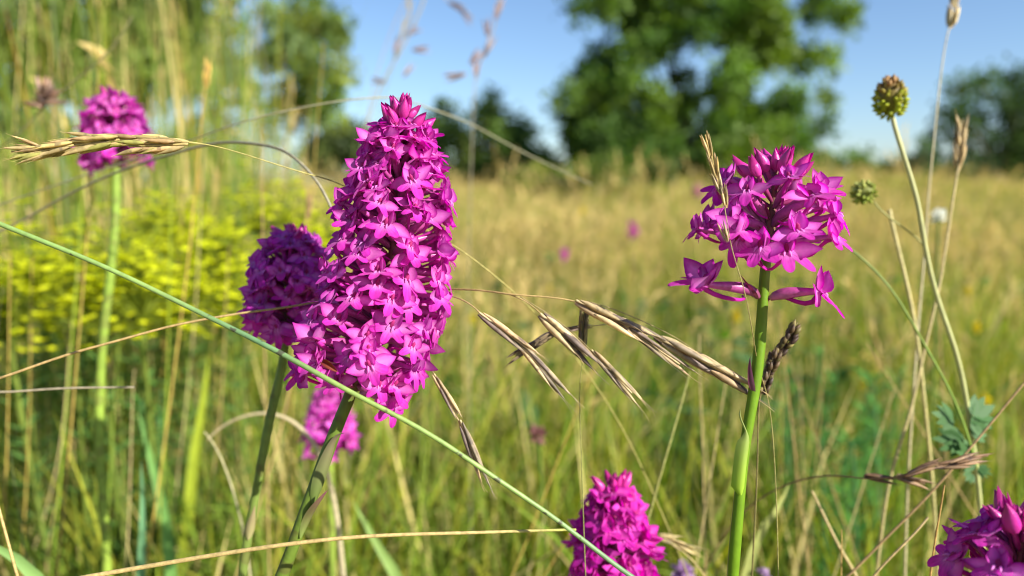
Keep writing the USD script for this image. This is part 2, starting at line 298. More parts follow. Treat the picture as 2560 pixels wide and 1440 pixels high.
# ------------------------------------------------------------------ grass
G_ = dict(green=(0.105, 0.245, 0.005), yellow=(0.29, 0.33, 0.008), straw=(0.66, 0.54, 0.21), dark=(0.045, 0.10, 0.010), blue=(0.075, 0.17, 0.065), tan=(0.54, 0.41, 0.16), rust=(0.36, 0.19, 0.03))
def tuft(seed, n, h, rad, mix, lean=0.35, w=0.0028, heads=0.0, headcol='tan', segs=5):
    rng = np.random.default_rng(seed); mb = MB(); names = list(mix); pr = np.array([mix[k] for k in names], float); pr /= pr.sum()
    for _ in range(n):
        a, s = rng.uniform(0, 6.28), math.sqrt(rng.uniform()); o = A(rad * s * math.cos(a), rad * s * math.sin(a), -0.01)
        hh = rng.uniform(*h); la = rng.uniform(0, 6.28); ln = abs(rng.normal(0, lean)); ld = A(math.cos(la), math.sin(la), 0)
        u = np.linspace(0, 1, segs + 1)[:, None]
        sp = o + A(0, 0, 1) * hh * (u - 0.35 * ln * u ** 3) + ld * hh * ln * (0.35 * u + 0.65 * u ** 2.2)
        c = np.asarray(G_[names[rng.choice(len(names), p=pr)]]) * rng.uniform(0.7, 1.3); tipc = c * 0.78 + np.asarray(G_['straw']) * 0.22
        nm = unit(A(math.cos(la + 1.2 + rng.normal()), math.sin(la + 1.2 + rng.normal()), 0.2))
        if rng.uniform() < heads:
            c = np.asarray(G_['straw' if rng.uniform() < 0.6 else 'yellow']) * rng.uniform(0.7, 1.1)
            mb.add(*tube(sp, [0.0008, 0.0005], c, c, 3))
            hc = np.asarray(G_[headcol]) * rng.uniform(0.7, 1.25); t = unit(sp[-1] - sp[-2]); L = rng.uniform(0.03, 0.075)
            for k in range(7):
                d2 = unit(t + rng.normal(0, 0.28, 3)); mb.add(*blade(sp[-1] - t * L * (0.2 - k / 7.0) , d2, rng.normal(0, 1, 3), L * 0.4, 0.0035, LAN, nu=3, nv=0, cb=hc, ct=hc * 1.2))
        else:
            mb.add(*blade(o, None, nm, 0, w * rng.uniform(0.6, 1.5), GRA, nu=segs, nv=0, cb=c * 0.8, ct=tipc, spine=sp))
    return mb.get()
def herb(seed, n, h, cols, L=0.03):
    rng = np.random.default_rng(seed); mb = MB()
    for _ in range(n):
        hh = rng.uniform(*h); o = A(rng.normal(0, 0.035), rng.normal(0, 0.035), -0.01); top = o + A(rng.normal(0, 0.03), rng.normal(0, 0.03), hh)
        c = np.asarray(cols[rng.integers(len(cols))]) * rng.uniform(0.75, 1.25); sp = spline([o, (o + top) / 2 + rng.normal(0, 0.006, 3), top], 5)
        mb.add(*tube(sp, [0.0012, 0.0007], c * 0.8, c, 3))
        for k in range(9):
            q_ = sp[1 + k % 4]; a = rng.uniform(0, 6.28); mb.add(*blade(q_, A(math.cos(a), math.sin(a), rng.uniform(0.1, 0.8)), A(0, 0, 1) + rng.normal(0, 0.3, 3), L * rng.uniform(0.6, 1.3), L * 0.35, OV, nu=3, nv=0, bend=-0.2, cb=c, ct=c * 1.1))
    return mb.get()

def scatter(name, label, cat, protos, pts, scl, mats='grass', seed=0, tilt=0.08):
    rng = np.random.default_rng(seed); path = numbered('/World', name)
    pi = UsdGeom.PointInstancer.Define(stage, path)
    for k, g in enumerate(protos):
        m = UsdGeom.Mesh.Define(stage, f'{path}/tuft_{k:03d}'); fill_mesh(m, *g, mats, flat=True); pi.CreatePrototypesRel().AddTarget(m.GetPath())
    n = len(pts); yaw = rng.uniform(0, 2 * np.pi, n); ax = rng.normal(0, tilt, (n, 2))
    qw = np.cos(yaw / 2); qz = np.sin(yaw / 2)
    qs = [Gf.Quath(float(w), float(a), float(b), float(z)).GetNormalized() for w, z, (a, b) in zip(qw, qz, ax)]
    pi.CreatePositionsAttr(Vt.Vec3fArray.FromNumpy(pts.astype(np.float32))); pi.CreateOrientationsAttr(Vt.QuathArray(qs))
    pi.CreateScalesAttr(Vt.Vec3fArray.FromNumpy(np.asarray(scl, np.float32))); pi.CreateProtoIndicesAttr(Vt.IntArray.FromNumpy(rng.integers(0, len(protos), n).astype(np.int32)))
    tag(path, label, cat, kind='stuff')

def wedge(n, y0, y1, rng, over=1.15, power=2.0):
    """random ground points in the view and a little to each side of it"""
    y = (rng.uniform(0, 1, n) * (y1 ** power - y0 ** power) + y0 ** power) ** (1 / power)
    x = rng.uniform(-1, 1, n) * (TX * over * y + 0.10); return np.stack([x, y, gz(x, y)], 1)
r1 = np.random.default_rng(101)
green_p = [tuft(300 + k, 64, (0.10, 0.32), 0.06, dict(green=7, yellow=4, dark=1.2, straw=1.6, blue=0.4), w=0.0018) for k in range(6)]
tall_p = [tuft(320 + k, 18, (0.22, 0.52), 0.06, dict(green=6, yellow=3, straw=1.0, blue=0.8, rust=0.4, dark=2), lean=0.22, heads=0.14, w=0.0019) for k in range(6)]
straw_p = [tuft(340 + k, 26, (0.20, 0.40), 0.08, dict(straw=5, tan=3, yellow=2.5, green=0.6), lean=0.28, heads=0.55, w=0.0014) for k in range(6)]
herb_p = [herb(360 + k, 9, (0.06, 0.20), [(0.055, 0.13, 0.02), (0.09, 0.17, 0.03), (0.05, 0.11, 0.04)]) for k in range(5)]
def sc(rng, n, a, b, wide=1.0):
    s = rng.uniform(a, b, n); return np.stack([s * wide, s * wide, s], 1)
def leftness(p): return np.clip((-0.17 - p[:, 0] / np.maximum(p[:, 1], 0.3)) / 0.16, 0, 1)
# low green grass everywhere near, in greener and yellower patches
olive_p = [tuft(380 + k, 56, (0.08, 0.26), 0.07, dict(green=6, dark=3, yellow=2, straw=1, blue=0.6), w=0.0019) for k in range(5)]
pts = np.vstack([wedge(620, 0.36, 1.2, r1), wedge(2300, 1.2, 5.0, r1), wedge(2200, 5.0, 16.0, r1, power=1.6)])
import meshkit
msk = meshkit.fbm(pts * A(1.5, 0.9, 0) + 7, 3, 9) + r1.normal(0, 0.05, len(pts)) > 0.5
scatter('low_grass', 'fine yellow-green blades of low meadow grass covering the ground', 'grass', green_p, pts[msk], sc(r1, msk.sum(), 0.65, 1.25), seed=1)
scatter('olive_grass', 'darker olive-green low grass in patches between the yellow-green grass', 'grass', olive_p, pts[~msk], sc(r1, (~msk).sum(), 0.65, 1.25), seed=11)
pts = np.vstack([wedge(220, 0.75, 1.5, r1), wedge(800, 1.5, 6.0, r1)])
scatter('ground_herbs', 'leafy green herbs growing low among the meadow grass', 'herbs', herb_p, pts, sc(r1, len(pts), 0.7, 1.4), seed=2)
pts = np.vstack([wedge(260, 0.5, 1.4, r1), wedge(1900, 1.4, 5.0, r1), wedge(3200, 5.0, 16.0, r1, power=1.7), wedge(2200, 14, 34, r1, power=1.5)])
patch = np.clip((meshkit.fbm(pts * A(1.2, 0.7, 0), 3, 4) - 0.40) * 6, 0.22, 1.3)
keep = r1.uniform(0, 1, len(pts)) < (0.30 + 0.70 * np.clip((pts[:, 1] - 0.7) / 1.6, 0, 1)) * patch; pts = pts[keep]
s = sc(r1, len(pts), 0.55, 0.95); s[(r1.uniform(0, 1, len(pts)) < 0.10) & (pts[:, 1] > 2)] *= 1.55; s[pts[:, 1] > 14] *= [1.8, 1.8, 1.1]
scatter('dry_grass', 'dry straw-coloured seeding grass spread over the open meadow', 'grass', straw_p, pts, s, seed=3)
# tall grass at left
pts = np.vstack([wedge(230, 0.62, 1.5, r1), wedge(210, 1.5, 4.0, r1), wedge(100, 4.0, 7.0, r1)])
lf = leftness(pts); keep = r1.uniform(0, 1, len(pts)) < lf; pts = pts[keep]; lf = lf[keep]
s = sc(r1, len(pts), 0.8, 1.25); s[:, 2] *= 0.75 + 0.75 * lf
scatter('tall_grass', 'tall green and yellow grass standing thick at left', 'grass', tall_p, pts, s, seed=4, tilt=0.04)

# ------------------------------------------------------------------ orchids
PALE, MAG, DEEP, EDGE = A(0.80, 0.30, 0.68), A(0.67, 0.048, 0.48), A(0.50, 0.012, 0.34), A(0.42, 0.008, 0.30)
def hue(c, k):    # k > 0 more violet
    return c * A(1 - 0.35 * k, 1 - 0.2 * k, 1 + 0.12 * k)

LTH = np.radians(np.linspace(-118, 118, 49))
def lip_mesh(T, rng, s, vio, droop):
    L0, L1 = rng.uniform(5.2, 6.6) , rng.uniform(5.0, 6.2)
    a1 = math.radians(rng.uniform(54, 66)); r = 2.3 + 0 * LTH
    for c, L in ((0, L0), (-a1, L1), (a1, L1)):
        r = np.maximum(r, 2.3 + (L - 2.3) * np.exp(-np.abs((LTH - c) / math.radians(rng.uniform(20, 25))) ** 2.5))
    r = r * np.clip(1.25 - (np.abs(LTH) / math.radians(118)) ** 8 * 0.8, 0.3, 1) + rng.normal(0, 0.06, len(LTH))
    R = np.array([0.0, 0.28, 0.5, 0.75, 0.92, 1.0]); rr = R[:, None] * r[None]
    D = A(math.sin(droop), 0, -math.cos(droop)); N = A(math.cos(droop), 0, math.sin(droop)); Y = A(0, 1, 0)
    bend = -rng.uniform(0.0, 0.06) * rr ** 2 + rng.normal(0, 0.035) * rr ** 2 * np.sin(LTH)[None] + 0.10 * np.sin(3 * np.abs(LTH))[None] * rr * 0.5
    v = D * (rr * np.cos(LTH))[..., None] + Y * (rr * np.sin(LTH))[..., None] + N * (bend + rng.normal(0, 0.05, bend.shape))[..., None]
    k = len(LTH); i, j = np.meshgrid(np.arange(len(R) - 1), np.arange(k - 1), indexing='ij')
    q = np.stack([i * k + j, (i + 1) * k + j, (i + 1) * k + j + 1, i * k + j + 1], -1).reshape(-1, 4)
    t = np.clip(rr / 5.6, 0, 1)[..., None]; p1, m1, e1 = hue(PALE, vio), hue(MAG, vio), hue(EDGE, vio)
    col = np.where(t < 0.55, p1 + (m1 - p1) * (t / 0.55), m1 + (hue(DEEP * 1.15, vio) - m1) * ((t - 0.55) / 0.45) * 0.6)
    vein = 1 - 0.16 * (np.sin(LTH * 24 + rng.uniform(0, 6)) > 0.55)[None, :, None] * (R[:, None, None] > 0.2); col = col * vein
    e = (R[:, None, None] > 0.95) * 1.0; col = col * (1 - 0.55 * e) + e1 * 0.55 * e
    col = col * np.ones((1, k, 1)) if col.shape[1] == 1 else col
    return T(v.reshape(-1, 3)), np.vstack([q[:, [0, 1, 2]], q[:, [0, 2, 3]]]), col.reshape(-1, 3)

def floret(parent, o, X, up, reach, s, rng, vio=0.0, split=True, droop=None, openness=1.0, rs=0.0016):
    """one orchid floret: ovary from the stem, then lip, hood, two spread sepals and a spur. o on the axis; X outwards; s: metres per model mm"""
    X = unit(X); Z = unit(up - X * (up @ X)); Y = np.cross(Z, X)
    B = np.stack([X, Y, Z])                                         # rows
    body = numbered(parent, 'floret'); 
    c = o + X * reach                                               # throat
    roll, yaw, pit = rng.normal(0, 0.22), rng.normal(0, 0.22), rng.normal(0.0, 0.20)
    def rot(v):
        cr, sr = math.cos(roll), math.sin(roll); v = v @ np.array([[1, 0, 0], [0, cr, sr], [0, -sr, cr]])
        cy, sy = math.cos(yaw), math.sin(yaw); v = v @ np.array([[cy, sy, 0], [-sy, cy, 0], [0, 0, 1]])
        cp, sp = math.cos(pit), math.sin(pit); return v @ np.array([[cp, 0, sp], [0, 1, 0], [-sp, 0, cp]])
    T = lambda v: c + (rot(v) * s) @ B
    bl = lambda o_, d_, n_, L, W, **k: (lambda g: (T(g[0]), g[1], g[2]))(blade(A(*o_), A(*d_), A(*n_), L, W, rng=rng, **k))
    tone = rng.uniform(0.84, 1.16); pal, mg, dp, ed = hue(PALE, vio) * min(tone, 1.08), hue(MAG, vio) * tone, hue(DEEP, vio) * tone, hue(EDGE, vio)
    half = rng.uniform() < 0.16      # not fully open yet
    droop = rng.uniform(0.2, 0.95) if droop is None else droop
    if half: droop = rng.uniform(0.9, 1.25)
    lip = MB().add(*lip_mesh(T, rng, s, vio, droop))
    for sy in (-1, 1):                                               # the two ridges at the mouth
        lip.add(*(lambda g: (T(g[0]), g[1], g[2]))(tube(np.array([[0.1, 0.5 * sy, 0.2], [0.75, 0.65 * sy, -0.5], [0.9, 0.8 * sy, -1.4]]), [0.25, 0.3, 0.1], pal, pal, 4)))
    hood = MB()
    hw = rng.uniform(3.3, 4.1)
    for sy in (-1, 1):
        hood.add(*bl((-0.5, 0.7 * sy, -0.1), (0.10, 0.34 * sy, 1), (0.8, -0.75 * sy, 0.0), rng.uniform(4.0, 4.8), hw, shape=OV, cup=0.35, bend=0.28, nu=5, nv=2, cb=pal * 0.6 + mg * 0.4, ct=mg * 0.6 + pal * 0.4, ce=ed))
        # the paler inside
    hood.add(*bl((-1.2, 0, 0.0), (-0.15, 0, 1), (1, 0, 0.1), rng.uniform(4.8, 5.6), 4.2, shape=OV, cup=0.5, bend=0.36, nu=5, nv=2, cb=pal, ct=pal * 0.6 + mg * 0.4, ce=dp))
    hood.add(*(lambda g: (T(g[0]), g[1], g[2]))(tube(np.array([[-0.7, 0, -0.6], [-0.1, 0, 0.3], [0.35, 0, 1.3], [0.3, 0, 1.9]]), [0.5, 0.62, 0.5, 0.1], A(0.30, 0.01, 0.12), A(0.55, 0.05, 0.25), 6)))
    sep = []
    for sy in (-1, 1):
        el = rng.normal(0.10, 0.22); sep.append(MB().add(*bl((-0.6, 0.6 * sy, -0.1), (rng.normal(0.05, 0.2) + 1.1 * half, sy, el), (1, 0.25 * sy * rng.normal(1, 0.5), 0.15), rng.uniform(6.0, 7.4), rng.uniform(3.2, 4.2), shape=PTD, cup=rng.uniform(-0.1, 0.45), bend=rng.normal(0.0, 0.16), nu=7, nv=2, cb=pal, ct=mg * 0.8 + pal * 0.2, ce=ed, wavy=0.2)))
    back = -reach / s
    ov = MB()
    rt = np.vstack([A(back + rs / s * 0.7, 0, -0.6), A(back * 0.55, rng.normal(0, 0.3), 0.2 + rng.normal(0, 0.2)), A(-1.2, 0, 0.05), A(-0.4, 0, 0)])
    Tn = lambda v: c + (v * s) @ B
    rt = np.vstack([Tn(rt[:2]), T(rt[2:])]); sp = spline(rt, 9)
    ov.add(*tube(sp, np.array([0.55, 0.9, 1.15, 1.2, 1.05, 0.85, 0.7, 0.7, 0.8]) * s, A(0.20, 0.05, 0.10) * rng.uniform(0.6, 1.4), hue(A(0.50, 0.06, 0.34), vio), 6))
    spur = MB().add(*tube(spline(np.vstack([T(A(-0.6, 0.1, -0.6)[None]), Tn(A(-3.5, rng.normal(0, 0.5), -1.9)[None]), Tn(A(-7.5, rng.normal(0, 1.2), -2.4 + rng.normal(0, 0.7))[None]), Tn(A(-10.5, rng.normal(0, 2), -2.2 + rng.normal(0, 1.2))[None])]), 8), np.array([0.6, 0.25]) * s, mg * 0.9, dp * 1.2, 5))
    br = MB().add(*(lambda g: (Tn(g[0]), g[1], g[2]))(blade(A(back + rs / s * 0.8, 0.3, -1.0), A(1, 0.25, rng.uniform(0.0, 0.5)), A(0, 0, 1), rng.uniform(5, 8), 1.1, shape=LAN, cup=0.5, bend=0.1, nu=4, nv=1, cb=A(0.13, 0.06, 0.05), ct=A(0.30, 0.02, 0.16))))
    if split:
        UsdGeom.Xform.Define(stage, body)
        put(body, 'lip', lip, 'petal'); put(body, 'hood', hood, 'petal')
        for q_ in sep: put(body, 'sepal', q_, 'petal')
        put(body, 'ovary', ov, 'ovary'); put(body, 'spur', spur, 'petal'); put(body, 'bract', br, 'leaf')
    else:
        a = MB()
        for q_ in (lip, hood, *sep, ov, spur): a.add(*q_.get())
        m = UsdGeom.Mesh.Define(stage, body); fill_mesh(m, *a.get(), 'petal')

def bud(parent, o, X, reach, s, rng, vio=0.0, L=6.5, rad=1.55):
    X = unit(X); b0 = o + X * (reach - 0.3 * L * s); k = rng.uniform(0.85, 1.15)
    prof = np.array([0.42, 0.85, 1.0, 1.0, 0.88, 0.62, 0.32, 0.06]) * rad * s * k
    c1 = hue(A(0.44, 0.010, 0.21), vio) * rng.uniform(0.85, 1.2); c0 = hue(A(0.62, 0.05, 0.34), vio)
    v, f, c = lathe(b0, X, L * s * k, prof, c0, c1 * 0.85, 9)
    p = numbered(parent, 'bud'); UsdGeom.Xform.Define(stage, p)
    put(p, 'bud_petals', MB().add(v, f, c), 'bud')
    put(p, 'pedicel', MB().add(*tube(spline([o + X * 0.0006, o + X * reach * 0.45 + A(0, 0, -0.0003), b0 + X * 0.3 * s], 6), np.array([0.45, 0.75, 0.6]) * s, A(0.14, 0.02, 0.06), A(0.36, 0.015, 0.16), 6)), 'ovary')
    # the tip of the folded outer petal stands off a little
    sd = unit(np.cross(X, rng.normal(0, 1, 3)))
    put(p, 'outer_petal', MB().add(*blade(b0 + sd * rad * 0.55 * s, unit(X + 0.15 * sd), sd, L * s * k * 1.08, rad * 1.9 * s, OV, cup=-0.55, bend=-0.12, nu=6, nv=2, cb=c0, ct=c1, ce=c1 * 0.7)), 'petal')

def orchid(name, label, axis, stem_px, n, s, reach, elev, seed, nbud=12, vio=0.0, split=True, stem_r=0.0018, stem_cols=((0.10, 0.16, 0.03), (0.13, 0.20, 0.03)), bud_t=0.12, extra=(), group='pyramidal orchids in the meadow', budL=6.5, lowpow=1.15, stem_m=None):
    """axis: spike from its top (first) to its lowest floret, as places in view; reach, elev: [(t, mm)], [(t, radians)] with t = 0 at the top"""
    rng = np.random.default_rng(seed); t = thing(name, label, 'orchid', group)
    ax = spline(PS(axis), 60); seg = np.r_[0, np.cumsum(np.linalg.norm(np.diff(ax, axis=0), axis=1))]; seg /= seg[-1]
    at = lambda u: np.array([np.interp(u, seg, ax[:, k]) for k in range(3)])
    st = PS(stem_px); st = to_ground(st, run=0.05, z=0.0)
    stalk_p = np.vstack([ax[::5], spline(np.vstack([ax[-1], st]), 40)[1:]])
    nn = len(stalk_p); w = np.linspace(0, 1, nn)
    rad = np.interp(np.arange(nn), [0, len(ax[::5]), nn], [0.0005, stem_r, stem_r * 1.15])
    ca, cb_ = np.asarray(stem_cols[0], float), np.asarray(stem_cols[1], float)
    col = ca + (cb_ - ca) * w[:, None]; col[:len(ax[::5])] = A(0.16, 0.08, 0.05)
    rad = rad * (1 + 0.05 * np.sin(np.arange(nn) * 0.9) + rng.normal(0, 0.015, nn))
    put(t, 'stem', MB().add(*tube(stalk_p, rad, col, sides=12)), 'orchid_stem' if stem_m is None else stem_m)
    for i in range(n + nbud):
        u = (i + 0.5) / (n + nbud)
        u = bud_t * (i + 0.5) / nbud if i < nbud else bud_t + (1 - bud_t) * ((i - nbud + 0.5) / n) ** lowpow
        o = at(u); tg = unit(at(max(u - 0.04, 0)) - at(min(u + 0.04, 1)))
        a = i * 2.39996 + seed + rng.normal(0, 0.16); e1 = unit(np.cross(tg, A(0, 1, 0.02))); e2 = np.cross(tg, e1)
        el = np.interp(u, *zip(*elev)) + rng.normal(0, 0.12)
        O = math.cos(a) * e1 + math.sin(a) * e2; X = O * math.cos(el) + tg * math.sin(el)
        rc = np.interp(u, *zip(*reach)) * 1e-3 * rng.uniform(0.90, 1.08)
        up = unit(tg * 0.75 + A(0, 0, 0.4) + rng.normal(0, 0.08, 3))
        if i < nbud: bud(t, o, X, rc, s * np.interp(i, [0, nbud], [0.75, 1.05]), rng, vio * 0.5, L=budL)
        else: floret(t, o, X, up, rc, s * rng.uniform(0.9, 1.08) * np.interp(u, [bud_t, bud_t + 0.25], [0.84, 1]), rng, vio + rng.uniform(-0.1, 0.15), split)
    for (px, py, d, ox, oy, od, sc_, dr) in extra:                   # florets set where the photo shows single ones
        b = P(ox, oy, od); c = P(px, py, d); floret(t, b, c - b, A(0, 0, 1), np.linalg.norm(c - b), s * sc_, rng, vio, split, droop=dr)
    return t, rng

D0 = 0.185
KINK = np.random.default_rng(12)
main, rm = orchid('orchid', 'tallest and largest magenta orchid spike, sharp, left of centre', 
    [(1008, 272, D0), (1004, 330, D0), (1000, 420, D0), (992, 540, D0), (978, 650, D0), (955, 750, D0), (920, 850, D0), (895, 925, D0), (884, 970, D0)],
    [(862, 1020, D0), (826, 1110, D0), (790, 1210, D0), (745, 1330, D0), (705, 1440, D0 + 0.001), (660, 1560, D0 + 0.002)],
    165, 0.00083, [(0, 1.2), (0.06, 4.2), (0.12, 6.4), (0.2, 9.2), (0.35, 12.6), (0.6, 14.2), (0.8, 15.3), (0.94, 15.0), (1.0, 12)], [(0, 1.35), (0.06, 0.95), (0.14, 0.65), (0.3, 0.35), (0.7, 0.12), (1, 0.02)], 3, nbud=17, bud_t=0.13, lowpow=1.22,
    stem_cols=((0.085, 0.125, 0.02), (0.12, 0.19, 0.02)), stem_r=0.0016, extra=[(985, 990, 0.176, 890, 985, D0, 0.85, 0.5), (925, 915, 0.166, 900, 925, D0, 1.0, 0.3), (760, 915, 0.178, 880, 950, D0, 1.05, 0.6), (790, 845, 0.172, 905, 870, D0, 1.15, 0.55), (1040, 920, 0.182, 900, 930, D0, 1.0, 0.6)])
left, _ = orchid('orchid', 'shaded purple orchid spike tucked behind the left side of the tallest one',
    [(735, 604, 0.224), (732, 650, 0.224), (728, 705, 0.224), (720, 770, 0.224), (711, 830, 0.224)],
    [(708, 900, 0.224), (690, 980, 0.224), (660, 1120, 0.224), (635, 1260, 0.225), (620, 1340, 0.226), (600, 1480, 0.227)],
    68, 0.00086, [(0, 1.5), (0.1, 6), (0.25, 9), (0.5, 11.2), (0.8, 11.4), (1, 10)], [(0, 1.3), (0.12, 0.8), (0.4, 0.35), (1, -0.05)], 8, nbud=9, vio=0.22, bud_t=0.12, stem_cols=((0.10, 0.16, 0.025), (0.17, 0.21, 0.05)), stem_r=0.0013)
right, rr_ = orchid('orchid', 'short domed orchid spike with two lone florets below, right of centre',
    [(1942, 424, 0.181), (1936, 485, 0.181), (1928, 540, 0.181), (1922, 585, 0.181), (1917, 630, 0.181)],
    [(1908, 740, 0.181), (1902, 830, 0.181), (1888, 960, 0.181), (1866, 1090, 0.181), (1850, 1230, 0.181), (1838, 1360, 0.181), (1832, 1440, 0.182), (1826, 1540, 0.183)],
    19, 0.00099, [(0, 1.2), (0.12, 4.4), (0.25, 7.4), (0.45, 11), (0.7, 16.5), (1, 17)], [(0, 1.4), (0.12, 1.05), (0.3, 0.75), (0.5, 0.48), (0.75, 0.22), (1, 0.08)], 15, nbud=18, vio=0.08, bud_t=0.48, stem_cols=((0.115, 0.215, 0.010), (0.12, 0.22, 0.010)), stem_r=0.0013, budL=6.8, stem_m='stem',
    extra=[(1900, 618, 0.1655, 1920, 640, 0.181, 1.0, 0.5), (1968, 628, 0.167, 1920, 640, 0.181, 1.0, 0.6), (1842, 600, 0.170, 1918, 635, 0.181, 1.0, 0.4), (1758, 704, 0.176, 1908, 738, 0.181, 1.3, 0.2), (2055, 730, 0.175, 1912, 740, 0.181, 1.25, 0.75)])
orchid('orchid', 'blurred pink-magenta orchid behind the ripe grass ear at left',
    [(285, 262, 0.33), (285, 300, 0.33), (287, 350, 0.33), (290, 405, 0.33)], [(290, 440, 0.33), (288, 560, 0.33), (270, 740, 0.33), (252, 930, 0.33), (250, 1150, 0.33), (262, 1300, 0.33), (268, 1440, 0.33), (272, 1540, 0.33)],
    44, 0.00092, [(0, 3), (0.1, 8), (0.4, 11.5), (1, 13)], [(0, 1.2), (0.15, 0.8), (0.4, 0.35), (1, -0.05)], 19, nbud=4, split=False, bud_t=0.08, stem_cols=((0.15, 0.24, 0.03), (0.24, 0.32, 0.04)), stem_r=0.0019)
orchid('orchid', 'blurred pink orchid low behind the stem of the tallest spike',
    [(822, 1000, 0.37), (823, 1050, 0.37), (825, 1130, 0.37)], [(826, 1170, 0.37), (828, 1300, 0.37), (832, 1440, 0.37), (834, 1540, 0.37)],
    36, 0.00090, [(0, 3), (0.1, 8), (0.4, 10.5), (1, 11.5)], [(0, 1.2), (0.15, 0.8), (0.4, 0.35), (1, -0.05)], 22, nbud=3, split=False, bud_t=0.06, stem_cols=((0.18, 0.26, 0.03), (0.22, 0.28, 0.05)), stem_r=0.0017)
PALE_0, MAG_0 = PALE, MAG; PALE, MAG = A(0.74, 0.12, 0.56), A(0.66, 0.022, 0.46)
orchid('orchid', 'deep magenta orchid rising from the bottom edge near the middle',
    [(1532, 1225, 0.232), (1534, 1275, 0.232), (1536, 1340, 0.232), (1534, 1440, 0.232), (1530, 1520, 0.232)], [(1528, 1560, 0.232), (1522, 1640, 0.232)],
    78, 0.00086, [(0, 2), (0.08, 6.5), (0.2, 8.5), (0.5, 11.5), (1, 13)], [(0, 1.3), (0.1, 0.95), (0.3, 0.4), (1, 0.0)], 27, nbud=12, vio=-0.15, bud_t=0.14)
PALE, MAG = PALE_0, MAG_0
orchid('orchid', 'close blurred orchid cut off by the lower right corner',
    [(2556, 1330, 0.152), (2550, 1390, 0.152), (2544, 1460, 0.152), (2534, 1550, 0.152)], [(2515, 1580, 0.15), (2505, 1680, 0.15)],
    30, 0.00094, [(0, 1.5), (0.12, 5), (0.25, 8.5), (0.5, 12), (1, 13)], [(0, 1.3), (0.12, 1.0), (0.3, 0.6), (1, 0.1)], 31, nbud=12, vio=0.15, bud_t=0.25, budL=7.5)

SHE = lambda u: np.minimum(1, np.clip(u, 0, 1) / 0.06 + 0.3) * np.clip(1 - (u - 0.52) / 0.2, 0.13, 1) * (u < 0.999)
# sheath leaves on the two near stems
def sheath(parent, pts, W, nrm, cb, ct, name='stem_leaf', cup=0.7, shape=LAN, m='leaf'):
    put(parent, name, MB().add(*blade(None, None, A(*nrm), 0, W, shape, cup=cup, nu=12, nv=3, cb=cb, ct=ct, spine=spline(PS(pts), 14))), m)
sheath(right, [(1853, 1238, 0.1786), (1858, 1180, 0.1785), (1866, 1120, 0.1786), (1868, 1085, 0.1792), (1856, 1055, 0.1795), (1852, 1018, 0.1792)], 0.0036, (0.25, -1, 0.05), (0.26, 0.40, 0.03), (0.24, 0.27, 0.10), cup=-1.0, shape=SHE)
sheath(right, [(1884, 990, 0.1805), (1876, 960, 0.1798), (1873, 920, 0.180), (1876, 890, 0.1805)], 0.0016, (-0.8, -0.6, 0), (0.16, 0.07, 0.09), (0.12, 0.03, 0.07), cup=-0.4)
sheath(main, [(783, 1260, 0.1832), (803, 1190, 0.183), (820, 1140, 0.183), (836, 1100, 0.1825), (862, 1082, 0.181)], 0.0028, (0.5, -0.9, 0.1), (0.12, 0.18, 0.035), (0.22, 0.16, 0.11), cup=-0.6)
sheath(main, [(752, 1345, 0.1832), (776, 1290, 0.183), (795, 1260, 0.181), (812, 1235, 0.180), (820, 1225, 0.180)], 0.0021, (0.7, -0.7, 0.1), (0.17, 0.23, 0.05), (0.20, 0.05, 0.09), cup=-0.6)
sheath(main, [(805, 905, 0.1665), (820, 915, 0.166), (835, 925, 0.1662), (846, 930, 0.1665)], 0.0013, (0.1, -1, 0.6), (0.14, 0.02, 0.02), (0.26, 0.07, 0.03), name='withered_floret', cup=1.6)
sheath(left, [(620, 1350, 0.2242), (629, 1300, 0.2239), (638, 1260, 0.2239)], 0.0022, (0.2, -1, 0), (0.36, 0.33, 0.14), (0.30, 0.22, 0.12), cup=-0.6)

# ------------------------------------------------------------------ single stalks, blades and seed heads
STRAW, TAN, GREY, BROWN, GREEN = A(0.50, 0.39, 0.18), A(0.40, 0.27, 0.11), A(0.30, 0.26, 0.18), A(0.20, 0.11, 0.05), A(0.16, 0.25, 0.05)
def stalk(name, label, cat, pts, r, c0, c1=None, ground='end', m='straw', group=None, parent=None, sides=8, run=0.10):
    """r in mm at start and end. ground: which end goes on down into the meadow"""
    p = PS(pts)
    if ground == 'end': p = to_ground(p, run)
    if ground == 'start': p = to_ground(p[::-1], run)[::-1]
    sp = spline(p, 8 * len(p)); c0 = np.asarray(c0, float)
    if c0.ndim == 2: c0 = np.stack([np.interp(np.linspace(0, 1, len(sp)), np.linspace(0, 1, len(c0)), c0[:, k]) for k in range(3)], 1)
    g = MB().add(*tube(sp, np.asarray(r, float) * 1e-3, c0, c1, sides))
    if parent: return put(parent, name, g, m)
    return tag(put('/World', name, g, m), label, cat, group)

def lemma(parent, o, d, L, W, rng, c, awn=0.0, name='lemma'):
    d = unit(d); n = 7; u = np.linspace(0, 1, n); prof = np.sin(np.pi * np.clip(u, 0.02, 1) ** 0.75) ** 0.8 * 0.5 + 0.04 * (1 - u); prof[-1] = 0.02
    sag = A(0, 0, -0.04) * L; sp = o + d * L * u[:, None] + sag * (u ** 2)[:, None]
    k = rng.uniform(0.6, 1.3); c = np.asarray(c)
    g = MB().add(*tube(sp, prof * W, c * k, c * k * rng.uniform(0.9, 1.5), 5))
    if awn:
        awn = awn * 1.6
        g.add(*tube(spline([sp[-2], sp[-1] + d * awn * 0.5, sp[-1] + d * awn + A(0, 0, -0.06) * awn + rng.normal(0, 0.09, 3) * awn], 5), [W * 0.06, W * 0.025], c * 1.2, c * 1.3, 3))
    put(parent, name, g, 'lemma')

